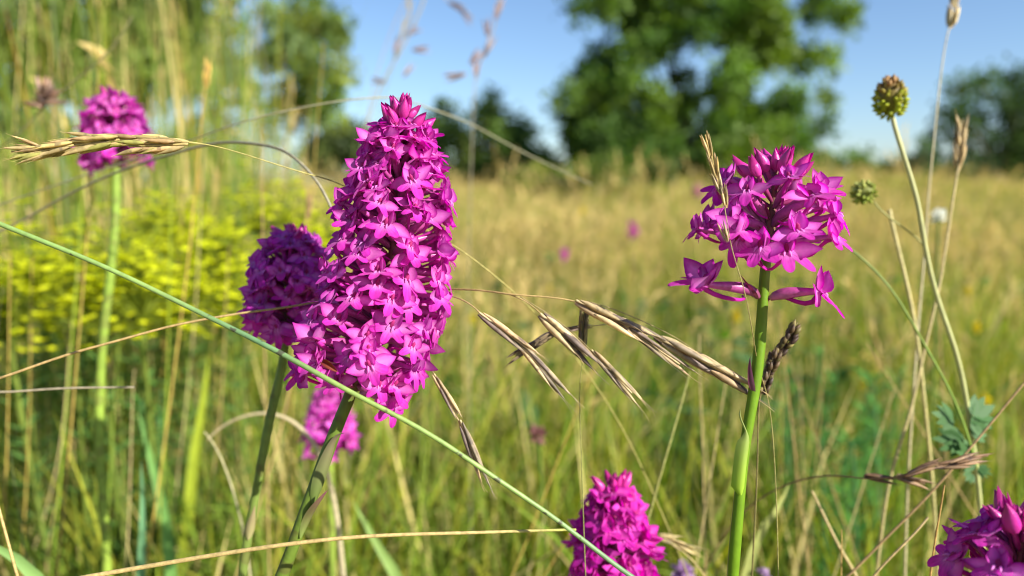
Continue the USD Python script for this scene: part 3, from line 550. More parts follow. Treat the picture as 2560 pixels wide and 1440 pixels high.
def spikelet(parent, a, b, n, L, W, rng, cols, awn=0.0, splay=0.10):
    """overlapping scales from a to b, as sub-parts of one spikelet"""
    p = numbered(parent, 'spikelet'); UsdGeom.Xform.Define(stage, p)
    d = unit(b - a); T = np.linalg.norm(b - a); sd = unit(np.cross(d, A(0, 1, 0))); dp_ = np.cross(d, sd)
    put(p, 'axis', MB().add(*tube(spline([a, (a + b) / 2, a + d * T * 0.8], 5), [W * 0.12, W * 0.08], np.asarray(cols[0]), None, 4)), 'straw')
    n = int(n * 1.8)
    for i in range(n):
        u = i / max(n - 1, 1); sg = 1 if i % 2 else -1
        o = a + d * (T - L) * u + sd * sg * W * 0.18 + dp_ * rng.normal(0, 0.2) * W
        lemma(p, o, d + sd * sg * splay * rng.uniform(0.4, 1.3) + dp_ * rng.normal(0, 0.06), L * rng.uniform(0.85, 1.1), W * 0.38, rng, cols[rng.integers(len(cols))], awn * rng.uniform(0.5, 1.2))
    return p

SCOL = [A(0.52, 0.41, 0.22), A(0.44, 0.34, 0.18), A(0.30, 0.24, 0.16), A(0.20, 0.15, 0.12), A(0.50, 0.36, 0.20)]
GCOL = [A(0.46, 0.36, 0.14), A(0.52, 0.40, 0.18), A(0.38, 0.36, 0.10), A(0.50, 0.34, 0.16)]
rs_ = np.random.default_rng(77)
# drooping brome between the two orchids, its stalk passing behind the tall spike
br = thing('brome_grass', 'ripe brown brome grass with drooping spikelets hanging between the two sharp orchids', 'grass stalk')
stalk('stem', None, None, [(-60, 966, .19), (0, 945, .19), (150, 893, .192), (300, 850, .194), (430, 815, .196), (560, 790, .198), (640, 778, .2), (740, 764, .203), (830, 745, .211), (960, 727, .213), (1100, 723, .200), (1200, 726, .192), (1280, 736, .188), (1360, 742, .187), (1446, 756, .186)], [0.45, 0.42, 0.36, 0.28, 0.2], TAN, A(0.42, 0.30, 0.12), 'start', parent=br)
stalk('branch', None, None, [(1230, 729, .190), (1290, 742, .188), (1330, 765, .187), (1362, 795, .186)], [0.16, 0.13], A(0.40, 0.28, 0.12), None, None, parent=br)
stalk('branch', None, None, [(1060, 730, .203), (1110, 737, .196), (1160, 752, .19), (1205, 788, .187)], [0.2, 0.15], A(0.45, 0.32, 0.15), None, None, parent=br)
stalk('branch', None, None, [(1446, 752, .186), (1500, 762, .186), (1600, 800, .186), (1690, 845, .186), (1740, 880, .186)], [0.12, 0.08], A(0.35, 0.27, 0.12), None, None, parent=br)
stalk('branch', None, None, [(1300, 742, .188), (1370, 785, .187), (1430, 830, .187), (1480, 880, .186)], [0.11, 0.08], A(0.35, 0.27, 0.12), None, None, parent=br)
stalk('branch', None, None, [(1010, 880, .204), (1060, 905, .195), (1092, 945, .190)], [0.15, 0.12], A(0.40, 0.30, 0.14), None, None, parent=br)
for (a, b, n, L, W, aw) in [((1440, 752, .186), (1665, 862, .184), 9, .0115, .0030, .004), ((1560, 815, .185), (1735, 935, .183), 6, .0105, .0020, .004), ((1640, 842, .185), (1905, 985, .184), 11, .0120, .0033, .004),
                            ((1350, 785, .186), (1498, 918, .184), 9, .0110, .0032, .003), ((1478, 875, .186), (1605, 1010, .184), 7, .0105, .0022, .003), ((1198, 782, .187), (1352, 895, .185), 7, .0105, .0022, .002), ((1290, 850, .187), (1428, 1000, .185), 8, .0110, .0022, .003),
                            ((1085, 935, .190), (1160, 1060, .188), 5, .0090, .0017, .0), ((1150, 1050, .188), (1216, 1215, .187), 6, .0115, .0021, .003)]:
    spikelet(br, P(*a), P(*b), n, L, W * 1.25, rs_, SCOL, aw, 0.05)
# thin upright grass crossing the brome
tg_ = thing('thin_grass', 'thin upright grass with a narrow brown ear crossing the brome spikelets', 'grass stalk')
stalk('stem', None, None, [(1462, 760, .192), (1460, 830, .192), (1456, 900, .192), (1450, 960, .193), (1452, 1100, .194), (1458, 1280, .196), (1464, 1440, .198), (1468, 1540, .2)], [0.1, 0.16, 0.22], A(0.26, 0.26, 0.08), A(0.30, 0.32, 0.08), parent=tg_)
spikelet(tg_, P(1452, 900, .191), P(1464, 750, .191), 9, .0065, .0024, rs_, [A(0.24, 0.20, 0.09), A(0.16, 0.13, 0.07), A(0.30, 0.25, 0.10)], 0.002, 0.10)
gg = thing('fallen_ear', 'short grey-brown grass ear lying slanted behind the brome spikelets', 'grass ear')
stalk('stem', None, None, [(1560, 790, .20), (1480, 815, .197), (1400, 822, .194), (1340, 850, .193), (1290, 888, .193)], [0.12, 0.12], A(0.28, 0.22, 0.13), None, None, parent=gg)
spikelet(gg, P(1410, 815, .193), P(1258, 908, .192), 9, .0062, .0021, rs_, [A(0.26, 0.20, 0.12), A(0.18, 0.13, 0.09), A(0.36, 0.28, 0.15)], 0.001, 0.12)
spikelet(gg, P(1390, 828, .196), P(1490, 812, .197), 4, .005, .0014, rs_, [A(0.26, 0.18, 0.14), A(0.30, 0.22, 0.18)], 0.001, 0.06)
# ripe ear at left, its stem passing behind the tall spike
ear = thing('ripe_grass', 'golden ripe grass ear lying across the picture in front of the blurred orchid at left', 'grass stalk')
stalk('stem', None, None, [(120, 352, .182), (260, 340, .182), (380, 345, .183), (520, 362, .185), (640, 395, .187), (760, 432, .192), (860, 465, .204), (1000, 540, .212), (1140, 618, .21), (1296, 742, .216), (1450, 910, .235), (1560, 1080, .25), (1640, 1250, .26), (1720, 1440, .27), (1760, 1540, .275)], [0.12, 0.17, 0.22, 0.3, 0.4], A(0.44, 0.38, 0.12), A(0.36, 0.34, 0.10), parent=ear)
stalk('branch', None, None, [(540, 366, .185), (460, 356, .183), (400, 357, .182), (300, 362, .182)], [0.12, 0.08], A(0.44, 0.38, 0.12), None, None, parent=ear)
for (a, b, n, L, W, sp_) in [((470, 360, .182), (285, 368, .181), 9, .0070, .0028, .16), ((420, 352, .1825), (150, 345, .182), 9, .0075, .0026, .14), ((300, 348, .182), (100, 375, .181), 9, .0080, .0030, .14), ((185, 362, .181), (30, 392, .180), 7, .0080, .0026, .12), ((110, 375, .181), (8, 380, .180), 5, .0065, .0022, .14), ((90, 365, .182), (36, 350, .181), 2, .0060, .0016, .1)]:
    spikelet(ear, P(*a), P(*b), n, L, W * 1.2, rs_, GCOL, 0.0008, sp_)
# slim golden ear in front of the right orchid
ge = thing('slim_grass', 'slim golden grass ear standing in front of the domed orchid at right', 'grass stalk')
stalk('stem', None, None, [(1764, 345, .168), (1785, 420, .167), (1806, 490, .166), (1818, 560, .164), (1832, 630, .164), (1856, 710, .165), (1874, 790, .168), (1886, 860, .174), (1900, 930, .188), (1920, 1000, .191), (1934, 1120, .192), (1942, 1280, .193), (1946, 1440, .194), (1950, 1540, .195)], [0.1, 0.12, 0.16, 0.2, 0.26], A(0.36, 0.28, 0.12), A(0.26, 0.30, 0.06), parent=ge)
for (a, b, n, L, W) in [((1778, 395, .167), (1759, 322, .166), 4, .0055, .0017), ((1793, 450, .166), (1776, 375, .166), 4, .0055, .0012), ((1804, 488, .165), (1784, 420, .165), 4, .0055, .0012), ((1816, 520, .165), (1806, 455, .164), 3, .0050, .0013), ((1818, 605, .163), (1800, 548, .163), 3, .0042, .0013)]:
    spikelet(ge, P(*a), P(*b), n, L, W, rs_, [A(0.56, 0.42, 0.16), A(0.50, 0.38, 0.18), A(0.58, 0.46, 0.24)], 0.0, 0.14)
# dark sedge head behind the right orchid's stem
sd_ = thing('sedge', 'dark brown sedge head leaning out behind the stem of the domed orchid', 'sedge')
stalk('stem', None, None, [(1995, 806, .2), (1960, 850, .199), (1930, 910, .198), (1902, 985, .197), (1895, 1080, .198), (1890, 1250, .2), (1880, 1440, .203), (1876, 1540, .204)], [0.15, 0.3, 0.35], A(0.20, 0.15, 0.06), A(0.22, 0.26, 0.06), parent=sd_)
for (a, b, n) in [((1905, 985, .197), (1945, 870, .196), 16), ((1935, 905, .198), (1998, 802, .197), 16)]:
    spikelet(sd_, P(*a), P(*b), n + 4, .0028, .0033, rs_, [A(0.12, 0.08, 0.04), A(0.16, 0.12, 0.05), A(0.07, 0.045, 0.03), A(0.20, 0.17, 0.06)], 0.0008, 0.28)

stalk('long_rush', 'long smooth green stem running diagonally in front of the tall orchid', 'stem', [(-70, 525, .172), (0, 560, .171), (240, 658, .169), (480, 772, .167), (720, 893, .164), (880, 982, .161), (1060, 1078, .161), (1240, 1196, .162), (1400, 1306, .164), (1560, 1428, .166), (1690, 1540, .168)], [0.58, 0.575, 0.54, 0.56, 0.62, 0.55, 0.53, 0.53, 0.52, 0.58, 0.49, 0.48, 0.46, 0.47, 0.42, 0.44, 0.45, 0.42, 0.4, 0.4], np.array([(.21, .31, .09), (.19, .30, .08), (.22, .32, .09), (.10, .20, .09), (.23, .32, .08), (.22, .32, .08), (.20, .30, .08), (.13, .22, .10), (.08, .15, .06), (.22, .30, .08), (.30, .34, .10), (.26, .32, .10), (.36, .35, .12), (.38, .34, .14), (.36, .32, .12), (.30, .28, .10), (.30, .28, .10)]), m='spotted_stem', sides=12)
stalk('straw_stalk', 'pale straw stem lying nearly level across the bottom of the tall orchid stem', 'dry stem', [(1440, 1324, .172), (1300, 1328, .17), (1130, 1333, .168), (900, 1342, .167), (680, 1366, .168), (450, 1402, .172), (220, 1442, .174), (120, 1470, .176)], [0.3, 0.5, 0.66, 0.66, 0.6], np.array([(0.34, 0.36, 0.08)] + [(0.54, 0.40, 0.16)] * 12))
stalk('broken_stalk', 'short grey dry stalk lying level at the left edge', 'dry stem', [(336, 968, .225), (240, 969, .225), (120, 973, .225), (0, 980, .225), (-60, 985, .225)], [0.28, 0.33, 0.36], A(0.38, 0.32, 0.22), A(0.36, 0.30, 0.17))
stalk('arching_stalk', 'grey-brown stalk arching over and down behind the left side of the tall orchid', 'grass stalk', [(842, 560, .215), (828, 520, .215), (795, 458, .216), (745, 402, .22), (690, 370, .23), (620, 358, .24), (540, 358, .25), (430, 385, .26), (300, 428, .275), (150, 498, .29), (0, 578, .30), (-80, 625, .30)], [0.42, 0.5, 0.5, 0.55, 0.6, 0.7], A(0.30, 0.27, 0.18), A(0.12, 0.11, 0.05))
stalk('arching_stalk', 'thin dark stalk bowing across the sky behind the top of the tall orchid', 'grass stalk', [(1480, 462, .36), (1400, 425, .36), (1280, 366, .35), (1180, 312, .33), (1090, 276, .31), (1010, 250, .29), (950, 244, .27), (870, 250, .265), (760, 268, .265), (660, 290, .265), (560, 320, .27), (430, 368, .28), (200, 442, .29), (0, 512, .3), (-80, 545, .3)], [0.2, 0.32, 0.26, 0.3, 0.45, 0.55], A(0.40, 0.38, 0.24), A(0.13, 0.11, 0.06))
# burnet
bu = thing('salad_burnet', 'salad burnet with two green-brown flower heads standing right of the domed orchid', 'wild flower')
stalk('stem', None, None, [(2232, 296, .24), (2258, 385, .24), (2292, 500, .242), (2310, 600, .244), (2342, 740, .248), (2392, 890, .25), (2425, 1060, .253), (2448, 1240, .256), (2460, 1440, .26), (2464, 1540, .26)], [0.75, 0.85, 0.9], A(0.42, 0.42, 0.20), A(0.34, 0.38, 0.10), m='stem', parent=bu)
stalk('stem', None, None, [(2186, 505, .246), (2240, 556, .246), (2300, 604, .246), (2312, 640, .246)], [0.28, 0.3], A(0.30, 0.30, 0.10), None, None, m='stem', parent=bu)
stalk('stem', None, None, [(2110, 610, .245), (2180, 670, .243), (2240, 742, .242), (2310, 860, .244), (2380, 990, .246), (2425, 1110, .248), (2440, 1170, .252)], [0.35, 0.42, 0.5], A(0.20, 0.25, 0.07), A(0.20, 0.32, 0.05), None, m='stem', parent=bu)
def flower_head(parent, px, py, d, w, h, tilt, rng, top, low, n=64):
    c = P(px, py, d); p = numbered(parent, 'flower_head'); UsdGeom.Xform.Define(stage, p); W, H = mm(w, d) / 2, mm(h, d) / 2
    ax_ = unit(A(math.sin(tilt), -0.1, math.cos(tilt)))
    put(p, 'core', MB().add(*tube(c + ax_ * np.linspace(-H, H, 9)[:, None] * 0.85, W * 0.72 * np.sqrt(np.maximum(0.03, 1 - np.linspace(-1, 1, 9) ** 2)), low * 0.6, top * 0.6, 9)), 'leaf')
    e1 = unit(np.cross(ax_, A(0, 1, 0))); e2 = np.cross(ax_, e1)
    for i in range(n):
        z = 1 - 2 * (i + 0.5) / n; a = i * 2.4; r = math.sqrt(1 - z * z) * (1 - 0.18 * z)
        a += rng.normal(0, 0.25); nn = unit(e1 * r * math.cos(a) + e2 * r * math.sin(a) + ax_ * z * 0.7 + rng.normal(0, 0.25, 3))
        o = c + (e1 * math.cos(a) + e2 * math.sin(a)) * r * W * 0.72 + ax_ * z * H * 0.85
        t = np.clip((z + 0.05) * 1.1 + rng.normal(0, 0.12), 0, 1); cc = low * (1 - t) + top * t
        put(p, 'floret', MB().add(*lathe(o, nn + ax_ * 0.5, W * 0.42, np.array([0.5, 1.0, 0.9, 0.4, 0.05]) * W * rng.uniform(0.09, 0.2), cc * rng.uniform(0.7, 1.2), cc * rng.uniform(0.9, 1.4), 5)), 'leaf')
flower_head(bu, 2226, 246, .24, 80, 104, -0.12, rs_, A(0.32, 0.19, 0.08), A(0.34, 0.38, 0.03), 90)
flower_head(bu, 2159, 482, .246, 66, 56, -0.6, rs_, A(0.40, 0.42, 0.12), A(0.24, 0.30, 0.04), 48)
for (px, py, dx, dy, L) in [(2425, 1045, 60, -30, 1), (2390, 1050, -55, -18, 1), (2420, 1055, 55, 15, .9), (2420, 1105, -75, -8, 1.1), (2430, 1095, 35, -30, .9), (2440, 1150, -45, -20, 1.), (2440, 1170, 50, 20, .8), (2430, 1180, -20, 30, .7)]:
    o = P(px, py, .25); d_ = P(px + dx, py + dy, .25 + rs_.uniform(-.006, .006)) - o; Lm = np.linalg.norm(d_) * L
    lf_ = MB()
    for k in range(5):                                               # a toothed leaflet of five lobes
        a_ = (k - 2) * 0.45; dd = unit(d_) * math.cos(a_) + unit(np.cross(A(0.2, -1, 0.5), d_)) * math.sin(a_)
        lf_.add(*blade(o + unit(d_) * Lm * 0.15, dd, A(0.2, -1, 0.5) + rs_.normal(0, 0.2, 3), Lm * (0.95 - 0.12 * abs(k - 2)), Lm * 0.32, OV, nu=4, nv=1, bend=-0.1 + 0.03 * k, cb=A(0.05, 0.13, 0.035), ct=A(0.08, 0.17, 0.055)))
    put(bu, 'leaflet', lf_, 'leaf')

def eared(name, label, pts, r, c0, c1, ears, W, L, n, cols, ground='end', group=None, splay=0.15, awn=0.001):
    t = thing(name, label, 'grass stalk', group)
    stalk('stem', None, None, pts, r, c0, c1, ground, parent=t)
    for a, b in ears: spikelet(t, P(*a), P(*b), n, L, W, rs_, cols, awn, splay)
    return t
eared('tall_grass_stalk', 'tallest thin pale grass stalk at right, its ear leaving the top of the picture', [(2376, 62, .29), (2362, 120, .29), (2346, 240, .29), (2334, 360, .29), (2322, 480, .29), (2314, 600, .288), (2300, 760, .285), (2285, 960, .28), (2270, 1200, .28), (2262, 1440, .28)], [0.25, 0.4, 0.6, 0.7], A(0.55, 0.48, 0.30), A(0.42, 0.36, 0.15), [((2376, 70, .29), (2386, 5, .29)), ((2384, 20, .29), (2394, -60, .29))], .0035, .008, 7, [A(0.55, 0.46, 0.26), A(0.45, 0.34, 0.18)])
eared('eared_stalk', 'pale stalk with a short knobbly ear against the right-edge tree', [(2396, 420, .27), (2376, 540, .27), (2345, 730, .27), (2310, 880, .27), (2275, 1030, .27), (2225, 1200, .27), (2190, 1440, .275)], [0.4, 0.6, 0.8], A(0.52, 0.42, 0.20), A(0.40, 0.36, 0.14), [((2396, 425, .27), (2400, 330, .27)), ((2400, 370, .27), (2408, 280, .27))], .0030, .007, 7, [A(0.52, 0.40, 0.20), A(0.44, 0.32, 0.15)], splay=0.2)
stalk('cut_stalk', 'straw-coloured stalk with a blunt cut top leaning below the small burnet head', 'dry stem', [(2223, 524, .27), (2240, 600, .27), (2262, 690, .27), (2290, 830, .27), (2310, 1000, .272), (2330, 1200, .275), (2345, 1440, .28)], [0.7, 0.7, 0.75], A(0.52, 0.45, 0.20), A(0.40, 0.38, 0.12))
stalk('slanting_stalk', 'thin brown stem slanting from the right edge down to the bottom', 'dry stem', [(2620, 890, .225), (2560, 958, .225), (2480, 1055, .225), (2400, 1150, .225), (2310, 1250, .226), (2220, 1340, .228), (2120, 1440, .23), (2040, 1520, .232)], [0.3, 0.45, 0.6], A(0.34, 0.22, 0.10), A(0.34, 0.24, 0.11))
stalk('amber_stalk', 'short amber dry stalk pointing up left of the corner orchid', 'dry stem', [(2361, 1213, .195), (2350, 1280, .195), (2338, 1350, .196), (2326, 1440, .197), (2318, 1540, .198)], [0.2, 0.42, 0.5], A(0.45, 0.28, 0.09), A(0.42, 0.25, 0.06))
stalk('amber_stalk', 'short amber dry stalk slanting low between the slanting stem and corner orchid', 'dry stem', [(2320, 1293, .21), (2270, 1350, .21), (2220, 1400, .211), (2180, 1445, .212), (2120, 1520, .213)], [0.3, 0.42, 0.5], A(0.50, 0.38, 0.18), A(0.42, 0.28, 0.08))
stalk('amber_stalk', 'small rust-orange dry stalk at the bottom left of the slanting brown stem', 'dry stem', [(2104, 1323, .22), (2104, 1380, .22), (2103, 1440, .22), (2102, 1540, .22)], [0.15, 0.3, 0.35], A(0.45, 0.30, 0.10), A(0.42, 0.25, 0.06))
eared('brown_grass', 'dark brown blurred grass ear lying level above the amber stalks', [(2470, 1140, .212), (2400, 1146, .212), (2330, 1165, .212), (2250, 1190, .214), (2160, 1196, .222), (2060, 1190, .235)], [0.2, 0.3, 0.3], A(0.20, 0.12, 0.06), A(0.24, 0.16, 0.09), [((2340, 1165, .212), (2480, 1138, .212)), ((2260, 1188, .213), (2360, 1152, .212)), ((2160, 1188, .222), (2240, 1200, .22)), ((2240, 1190, .222), (2330, 1214, .224))], .0026, .008, 7, [A(0.22, 0.13, 0.07), A(0.17, 0.10, 0.06), A(0.28, 0.18, 0.10)], splay=0.08)
stalk('broad_straw', 'broad straw blade slanting at the bottom right of the domed orchid stem', 'dry blade', [(2030, 1228, .25), (2060, 1290, .25), (2100, 1370, .25), (2140, 1440, .252), (2180, 1530, .254)], [0.4, 1.0, 1.2], A(0.48, 0.38, 0.18), A(0.44, 0.34, 0.14))
stalk('leaning_stalk', 'green-yellow blunt stalk leaning between the brome and the domed orchid stem', 'grass stalk', [(1724, 930, .25), (1700, 1020, .25), (1668, 1130, .25), (1635, 1245, .252), (1600, 1380, .255), (1580, 1470, .256)], [0.3, 0.55, 0.65], A(0.34, 0.34, 0.11), A(0.30, 0.34, 0.08))
stalk('rusty_stalk', 'thin rusty upright stalk behind the brome left of the domed orchid stem', 'dry stem', [(1748, 835, .31), (1750, 960, .31), (1756, 1100, .31), (1760, 1280, .31), (1764, 1450, .31)], [0.3, 0.45, 0.5], A(0.44, 0.36, 0.16), A(0.36, 0.20, 0.07))
stalk('curved_straw', 'pale dry blade arching behind the purple orchid stem', 'dry blade', [(520, 1100, .31), (570, 1058, .31), (640, 1035, .31), (700, 1040, .31), (745, 1065, .31), (790, 1120, .312), (830, 1230, .32), (850, 1360, .325), (860, 1460, .33)], [0.4, 1.0, 1.3, 1.1, 0.8], A(0.44, 0.36, 0.20), A(0.50, 0.46, 0.30))
stalk('bent_straw', 'thin pale blade bending down left of the purple orchid stem', 'dry blade', [(510, 1080, .29), (545, 1130, .29), (580, 1220, .29), (606, 1320, .29), (620, 1400, .292), (630, 1480, .294)], [0.3, 0.7, 0.9], A(0.42, 0.38, 0.20), A(0.46, 0.42, 0.24))
stalk('dry_stalk', 'thin straw stem slanting in the lower left corner', 'dry stem', [(-30, 1180, .2), (0, 1282, .2), (24, 1370, .2), (44, 1442, .201), (70, 1530, .202)], [0.35, 0.42, 0.45], A(0.50, 0.36, 0.14), A(0.46, 0.33, 0.12))
eared('small_ear', 'small pale grass ear just right of the deep magenta orchid at the bottom', [(1655, 1345, .25), (1690, 1365, .25), (1730, 1400, .25), (1760, 1440, .25), (1790, 1530, .252)], [0.2, 0.4, 0.5], A(0.48, 0.38, 0.16), A(0.42, 0.33, 0.12), [((1665, 1345, .25), (1760, 1385, .25)), ((1645, 1342, .25), (1700, 1348, .25))], .0026, .007, 5, [A(0.50, 0.40, 0.18), A(0.40, 0.34, 0.12)])
eared('dark_rush', 'dark blurred rush with small brown flower tufts at the upper left edge', [(330, 40, .36), (250, 150, .36), (170, 215, .36), (105, 272, .36), (40, 340, .36), (-60, 440, .37)], [0.4, 0.5, 0.6], A(0.16, 0.15, 0.06), A(0.12, 0.12, 0.05), [((112, 240, .355), (108, 185, .355)), ((110, 265, .355), (72, 240, .355)), ((120, 250, .355), (152, 240, .355))], .006, .008, 6, [A(0.22, 0.13, 0.08), A(0.14, 0.08, 0.06), A(0.30, 0.20, 0.14)], splay=0.3)
# blurred panicles against the sky
PCOL = [A(0.34, 0.24, 0.22), A(0.28, 0.22, 0.22), A(0.40, 0.32, 0.28)]
eared('purple_panicle', 'blurred purplish grass panicle hanging against the blue sky right of the tall spike top', [(1262, -60, .52), (1250, 10, .52), (1228, 90, .52), (1208, 140, .52), (1192, 185, .52), (1184, 260, .52), (1178, 420, .52), (1172, 700, .53)], [0.4, 0.4, 0.35, 0.45, 0.6], A(0.30, 0.25, 0.2), A(0.34, 0.32, 0.16), [((1238, 50, .52), (1256, -20, .52)), ((1220, 90, .52), (1216, 45, .52)), ((1208, 145, .52), (1238, 80, .52)), ((1190, 185, .52), (1192, 150, .52)), ((1165, 185, .52), (1105, 195, .52)), ((1175, 160, .52), (1205, 120, .52))], .0036, .013, 5, PCOL)
eared('grey_panicle', 'blurred grey loose grass panicle against the sky above the tall spike', [(1072, -60, .62), (1056, 10, .62), (1030, 70, .62), (1000, 130, .62), (965, 190, .62), (930, 270, .62), (905, 400, .62), (890, 700, .63)], [0.9, 0.8, 0.7, 0.6], A(0.30, 0.28, 0.22), A(0.34, 0.34, 0.16), [((1020, 85, .62), (1045, 70, .62)), ((1030, 125, .62), (1075, 122, .62)), ((1010, 190, .62), (1030, 160, .62)), ((985, 130, .62), (1000, 90, .62)), ((960, 205, .62), (930, 200, .62))], .0036, .013, 5, PCOL)
eared('leaning_panicle', 'blurred pale grass panicle drooping in the sky at the top edge', [(1060, -40, .66), (1110, -5, .66), (1150, 20, .66), (1180, 50, .66)], [0.5, 0.4], A(0.36, 0.32, 0.26), A(0.40, 0.32, 0.26), [((1120, 5, .66), (1165, 25, .66)), ((1150, 20, .66), (1182, 55, .66))], .004, .015, 5, PCOL, ground='start')
# many more single stalks in the tall grass at left, and a few at right
rl = np.random.default_rng(909)
KINDC = [('pale straw', STRAW), ('tan', TAN), ('yellow-green', A(0.32, 0.40, 0.04)), ('amber', A(0.44, 0.30, 0.07))]
NEAR = [(90, 'hard by the left edge'), (185, 'just left of the blurred pink orchid'), (390, 'around the blurred pink orchid'), (560, 'between the pink and purple orchids'), (720, 'above the shaded purple orchid'), (900, 'just left of the tall spike')]
ORD = ['', 'second ', 'third ', 'fourth ', 'fifth ', 'sixth ', 'seventh ', 'eighth ', 'ninth ', 'tenth ']
xs = np.sort(rl.uniform(-20, 860, 46)); seen = {}
for k, x in enumerate(xs):
    d = rl.uniform(0.36, 0.8); top = rl.choice([rl.uniform(-40, 400), rl.uniform(400, 1050)]) + (x > 640) * 120; dx = rl.normal(30, 40); kn, c = KINDC[rl.integers(4)]; bx = x + dx * -2.2
    pts = [(x, top, d), (x - dx * 0.3, top + 180, d), (x - dx * 0.8, top + 480, d), (bx, max(1300, top + 800), d)]
    where = next(w for lim, w in NEAR if x < lim); what = 'eared' if k % 6 == 0 else 'bare'
    q_ = (kn, where, what); seen[q_] = seen.get(q_, -1) + 1; od = ORD[seen[q_]]
    lb = f'{od}blurred {kn} {what} stalk {where}' if not od else f'{od}from left of the blurred {kn} {what} stalks {where}'
    if what == 'eared':  # slim ears
        eared('eared_stalk', lb, pts, [0.3, 0.6, 0.8], c * 1.1, c * A(0.8, 1, 0.8), [((x, top + 30, d), (x + dx * 0.08, top - 70 * 0.3 / d, d))], .0032, .009, 6, [c * 1.1, c * 0.8], group='blurred stalks in the tall grass at left', splay=0.14)
    else:
        stalk('bare_stalk', lb, 'grass stalk', pts, [0.2, 0.55, 0.7], c * 1.1, c * A(0.75, 1, 0.75), group='blurred stalks in the tall grass at left', sides=5)
NEAR = [(1420, 'below the brome spikelets'), (1700, 'above the deep magenta bottom orchid'), (2050, 'beside the domed orchid stem'), (2330, 'left of the burnet stems'), (2600, 'close to the right edge')]
xs = np.sort(rl.uniform(1050, 2560, 40)); seen = {}
for k, x in enumerate(xs):
    d = rl.uniform(0.30, 0.75); top = rl.uniform(640, 1330); dx = rl.normal(10, 75); kn, c = KINDC[rl.integers(4)]; where = next(w for lim, w in NEAR if x < lim)
    q_ = (kn, where); seen[q_] = seen.get(q_, -1) + 1; od = ORD[seen[q_]]
    lb = f'{od}blurred {kn} bare stalk in the meadow {where}' if not od else f'{od}from left of the blurred {kn} bare stalks {where}'
    stalk('bare_stalk', lb, 'grass stalk', [(x, top, d), (x - dx, top + 250, d), (x - dx * 2.4, max(1300, top + 600), d)], [0.2, 0.5, 0.65], c * 1.1, c * A(0.8, 1, 0.8), group='blurred bare stalks in the open meadow', sides=5)

def leaf_blade(label, pts, w, c0, c1):
    put_ = MB().add(*blade(None, None, A(0.3, -1, 0.3), 0, w * 1e-3, lambda u: np.minimum(1, (1 - u) * 4) ** 0.8, cup=0.25, nv=2, cb=c0, ct=c1, spine=spline(to_ground(PS(pts), 0.04)[::-1], 20)))
    tag(put('/World', 'grass_leaf', put_, 'leaf'), label, 'grass leaf')
leaf_blade('wide green grass leaf cut by the lower left corner', [(-80, 1330, .24), (0, 1372, .24), (60, 1410, .24), (110, 1470, .242), (140, 1540, .245)], 6, A(0.16, 0.27, 0.06), A(0.18, 0.30, 0.09))
leaf_blade('blurred green grass leaf leaning right of the blurred orchid stem', [(345, 1020, .4), (365, 1100, .4), (395, 1220, .4), (420, 1350, .4), (430, 1460, .4)], 6, A(0.10, 0.22, 0.05), A(0.16, 0.32, 0.08))
leaf_blade('upright blue-green grass leaf between the blurred orchid and purple orchid stems', [(352, 1150, .33), (356, 1230, .33), (356, 1340, .33), (352, 1460, .33)], 4, A(0.10, 0.22, 0.10), A(0.12, 0.26, 0.12))
leaf_blade('blurred light green leaf slanting behind the foot of the tall orchid', [(880, 1250, .36), (920, 1320, .36), (960, 1390, .36), (1000, 1460, .36)], 6, A(0.18, 0.28, 0.06), A(0.20, 0.30, 0.08))
leaf_blade('bright yellow-green grass leaf left of the purple orchid stem', [(520, 880, .5), (512, 980, .5), (490, 1120, .5), (470, 1300, .5)], 7, A(0.24, 0.30, 0.02), A(0.30, 0.36, 0.03))
leaf_blade('blurred pale leaf leaning right of the domed orchid stem foot', [(1900, 1330, .3), (1930, 1290, .3), (1960, 1240, .3), (1975, 1200, .3)][::-1], 5, A(0.26, 0.32, 0.08), A(0.36, 0.38, 0.12))

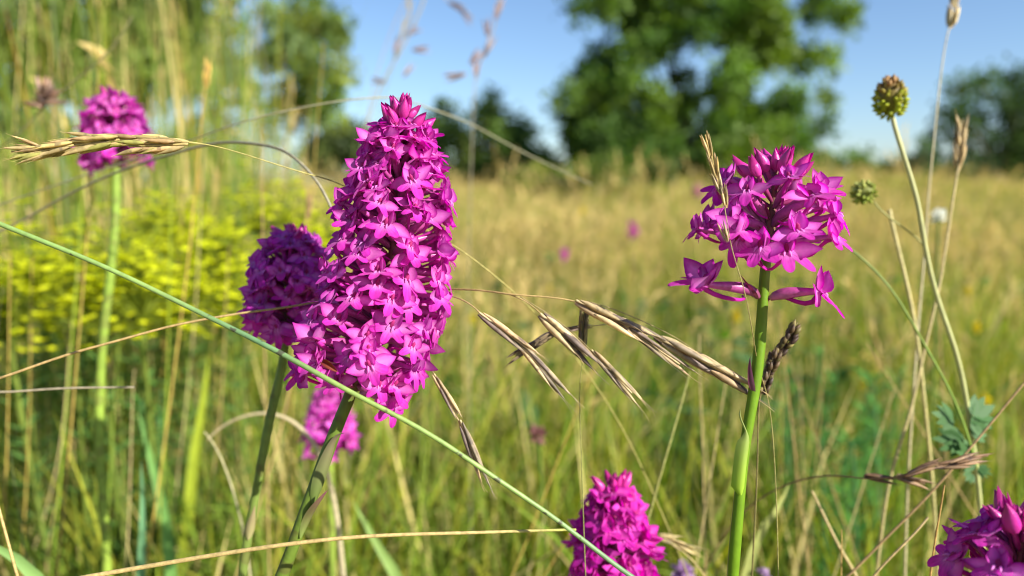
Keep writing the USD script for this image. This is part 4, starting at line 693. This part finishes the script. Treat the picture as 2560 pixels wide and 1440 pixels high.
# ------------------------------------------------------------------ yellow spurge at left and small far flowers
def spurge(label, heads, d, seed):
    rng = np.random.default_rng(seed); t = thing('spurge_plant', label, 'wild flower', 'yellow-green spurge plants at left')
    cx = np.mean([h[0] for h in heads]); base = P(cx + rng.uniform(-30, 30), 455, d); base[2] = 0
    for (px, py) in heads:
        top = P(px, py, d + rng.uniform(-0.05, 0.05)); b = base + A(*rng.normal(0, 0.02, 2), 0)
        m = (top * 0.5 + b * 0.5) + A(*((top - b)[:2] * 0.15), 0); sp = spline([b, m, top], 12)
        put(t, 'stem', MB().add(*tube(sp, [0.0016, 0.001], A(0.12, 0.18, 0.04), A(0.20, 0.26, 0.04), 5)), 'leaf')
        lv = MB()
        for k in range(46):
            o = sp[3 + (k * 8) // 46]; a = k * 2.4; lv.add(*blade(o + (sp[4] - sp[3]) * rng.uniform(-.5, .5), A(math.cos(a), math.sin(a), 0.5), A(0, 0, 1), rng.uniform(0.014, 0.024), 0.0035, LAN, nu=3, nv=0, bend=-0.15, cb=A(0.08, 0.17, 0.04), ct=A(0.12, 0.22, 0.05)))
        put(t, 'leaves', lv, 'leaf')
        fh = numbered(t, 'flower_head'); hm = MB()
        for k in range(56):
            a = k * 2.4; kk = rng.uniform(0.7, 1.2); r = 0.030 * math.sqrt((k + 0.5) / 54); e = top + A(r * math.cos(a), r * math.sin(a), 0.008 - 14 * r * r + rng.normal(0, 0.013))
            hm.add(*tube(np.array([top - A(0, 0, 0.014), e]), [0.0004, 0.0004], A(0.26, 0.32, 0.03), None, 3))
            for q_ in range(2):
                aa = a + q_ * math.pi + rng.normal(0, 0.4); hm.add(*blade(e, A(math.cos(aa), math.sin(aa), 0.35), A(0, 0, 1) + rng.normal(0, 0.15, 3), rng.uniform(0.0045, 0.0075), 0.0058, OV, nu=3, nv=1, cb=A(0.80, 0.78, 0.025) * min(kk, 1.0), ct=A(0.66, 0.76, 0.03) * min(kk, 1.0)))
        m_ = UsdGeom.Mesh.Define(stage, fh); fill_mesh(m_, *hm.get(), 'spurge')
spots = [([(360, 560), (410, 590), (450, 560)], .60, 'spurge with three heads just below the brown arching stalks'), ([(480, 610), (530, 640), (560, 600)], .58, 'spurge with bright heads left of the purple orchid top'),
         ([(640, 540), (700, 520), (760, 550), (800, 570)], .66, 'spurge with the brightest heads above the purple orchid'), ([(580, 690), (540, 720), (600, 750)], .55, 'spurge crowding the left side of the purple orchid'),
         ([(430, 690), (470, 740), (420, 770)], .55, 'spurge below the diagonal stem between the purple orchid and the blurred stem'), ([(330, 650), (300, 700), (350, 740)], .52, 'spurge beside the blurred orchid stem above the diagonal stem'),
         ([(200, 660), (250, 700), (180, 740)], .50, 'spurge just left of the blurred orchid stem'), ([(90, 640), (40, 660), (110, 700)], .52, 'spurge under the diagonal stem near the left edge'),
         ([(210, 740), (240, 770), (290, 745)], .47, 'low spurge above the brown brome stalk at left'), ([(10, 740), (5, 790)], .45, 'spurge cut by the left edge'), 
         ([(790, 600), (770, 640)], .64, 'spurge showing between the purple orchid and the tall spike')]
for k, (h, d, lb) in enumerate(spots): spurge('yellow-green ' + lb, h, d, 700 + k)
def feathery(label, px, py, d, n, seed):
    rng = np.random.default_rng(seed); t = thing('feathery_plant', label, 'plant', 'blue-green feathery plants at right')
    for k in range(n):
        top = P(px + rng.normal(0, 45), py + rng.uniform(0, 120), d + rng.uniform(-.03, .03)); b = A(top[0] + rng.normal(0, .03), top[1] + rng.normal(0, .03), -0.01)
        sp = spline([b, (b + top) / 2 + rng.normal(0, .008, 3), top], 12); put(t, 'stem', MB().add(*tube(sp, [0.0016, 0.0009], A(0.10, 0.18, 0.05), A(0.10, 0.22, 0.08), 5)), 'leaf')
        lv = MB()
        for i in range(110):
            u = rng.uniform(0.35, 1); o = np.array([np.interp(u, np.linspace(0, 1, 12), sp[:, q]) for q in range(3)]); a = i * 2.4
            lv.add(*blade(o, A(math.cos(a), math.sin(a), 0.7), A(0, 0, 1), rng.uniform(0.012, 0.022), 0.0028, LAN, nu=3, nv=0, bend=-0.2, cb=A(0.07, 0.20, 0.035), ct=A(0.11, 0.27, 0.05)))
        put(t, 'leaves', lv, 'leaf')
for k, (px, py, d, n, lb) in enumerate([(2010, 880, .62, 5, 'just right of the domed orchid stem'), (2200, 900, .60, 5, 'behind the pale cut stalk'), (2080, 1080, .52, 4, 'low between the domed orchid stem and the amber stalks'), (1700, 1000, .75, 4, 'low left of the domed orchid stem'), (110, 560, .60, 4, 'under the blurred pink orchid by the left edge'), (420, 960, .55, 4, 'low in the shade under the spurge')]):
    feathery('blurred blue-green feathery plant ' + lb, px, py, d, n, 800 + k)
def dot(name, label, cat, px, py, d, r, col, group, stemcol=(0.12, 0.18, 0.03)):
    t = thing(name, label, cat, group); rng = np.random.default_rng(int(px * 7 + py)); c = P(px, py, d); b = c.copy(); b[2] = gz(c[0], c[1]) - 0.01; b[0] += 0.01
    put(t, 'stem', MB().add(*tube(spline([c, (c + b) / 2 + A(0.004, 0, 0), b], 6), [0.0008, 0.0012], A(*stemcol), None, 5)), 'stem')
    fl = MB(); R = mm(r, d)
    for k in range(26):
        dd = unit(rng.normal(0, 1, 3) + A(0, 0, 0.4)); fl.add(*blade(c + A(0, 0, R * 0.5) * rng.uniform(-1, 1), dd, rng.normal(0, 1, 3), R, R * 0.6, OV, nu=3, nv=0, cb=np.asarray(col) * 0.9, ct=np.asarray(col) * 1.1))
    put(t, 'flower', fl, 'petal')
dg = 'small blurred flowers far out in the meadow'
for (px, py, d, r) in [(1582, 575, 1.9, 20), (1413, 640, 1.5, 16), (1745, 478, 3.4, 16)]:
    dot('far_orchid', {1582: 'far pink orchid dot in the middle of the meadow', 1413: 'faint far pink dot left of the brighter one in the meadow', 1745: 'faint far pink dot beside the slim golden ear'}[px], 'orchid', px, py, d, r, (0.6, 0.12, 0.42), None)
for (px, py, d, r, w) in [(1455, 530, 2.2, 11, 'high in the meadow above the brome'), (1180, 800, 1.0, 14, 'just right of the tall spike'), (1840, 790, 1.0, 16, 'left of the domed orchid stem'), (2440, 820, .9, 14, 'right of the burnet stems'), (2465, 1000, .6, 15, 'over the burnet leaflets'), (2160, 960, .7, 16, 'between the domed orchid stem and the pale stalks'),
                       (2420, 730, 1.1, 12, 'beside the burnet where its stems cross'), (1370, 720, 1.2, 10, 'right above the brome stalk'), (1990, 600, 1.6, 10, 'hidden behind the domed orchid'), (450, 945, .7, 18, 'in the grass under the low spurge')]:
    dot('yellow_flower', 'tiny blurred yellow flower ' + w, 'wild flower', px, py, d, r, (0.65, 0.52, 0.02), dg)
dot('white_flower', 'blurred white flower between the pale stalks right of the burnet', 'wild flower', 2346, 538, .42, 20, (0.8, 0.8, 0.72), None)
dot('brown_flower', 'blurred brown-pink dead flower head between the brome and the bottom orchid', 'wild flower', 1345, 1085, .42, 26, (0.26, 0.12, 0.11), None)
dot('lilac_flower', 'blurred lilac flower at the bottom edge left of the domed orchid stem', 'wild flower', 1705, 1440, .30, 34, (0.42, 0.26, 0.46), None)
dot('lilac_flower', 'blurred lilac flower at the bottom edge right of the domed orchid stem', 'wild flower', 1912, 1442, .30, 24, (0.42, 0.28, 0.46), None)
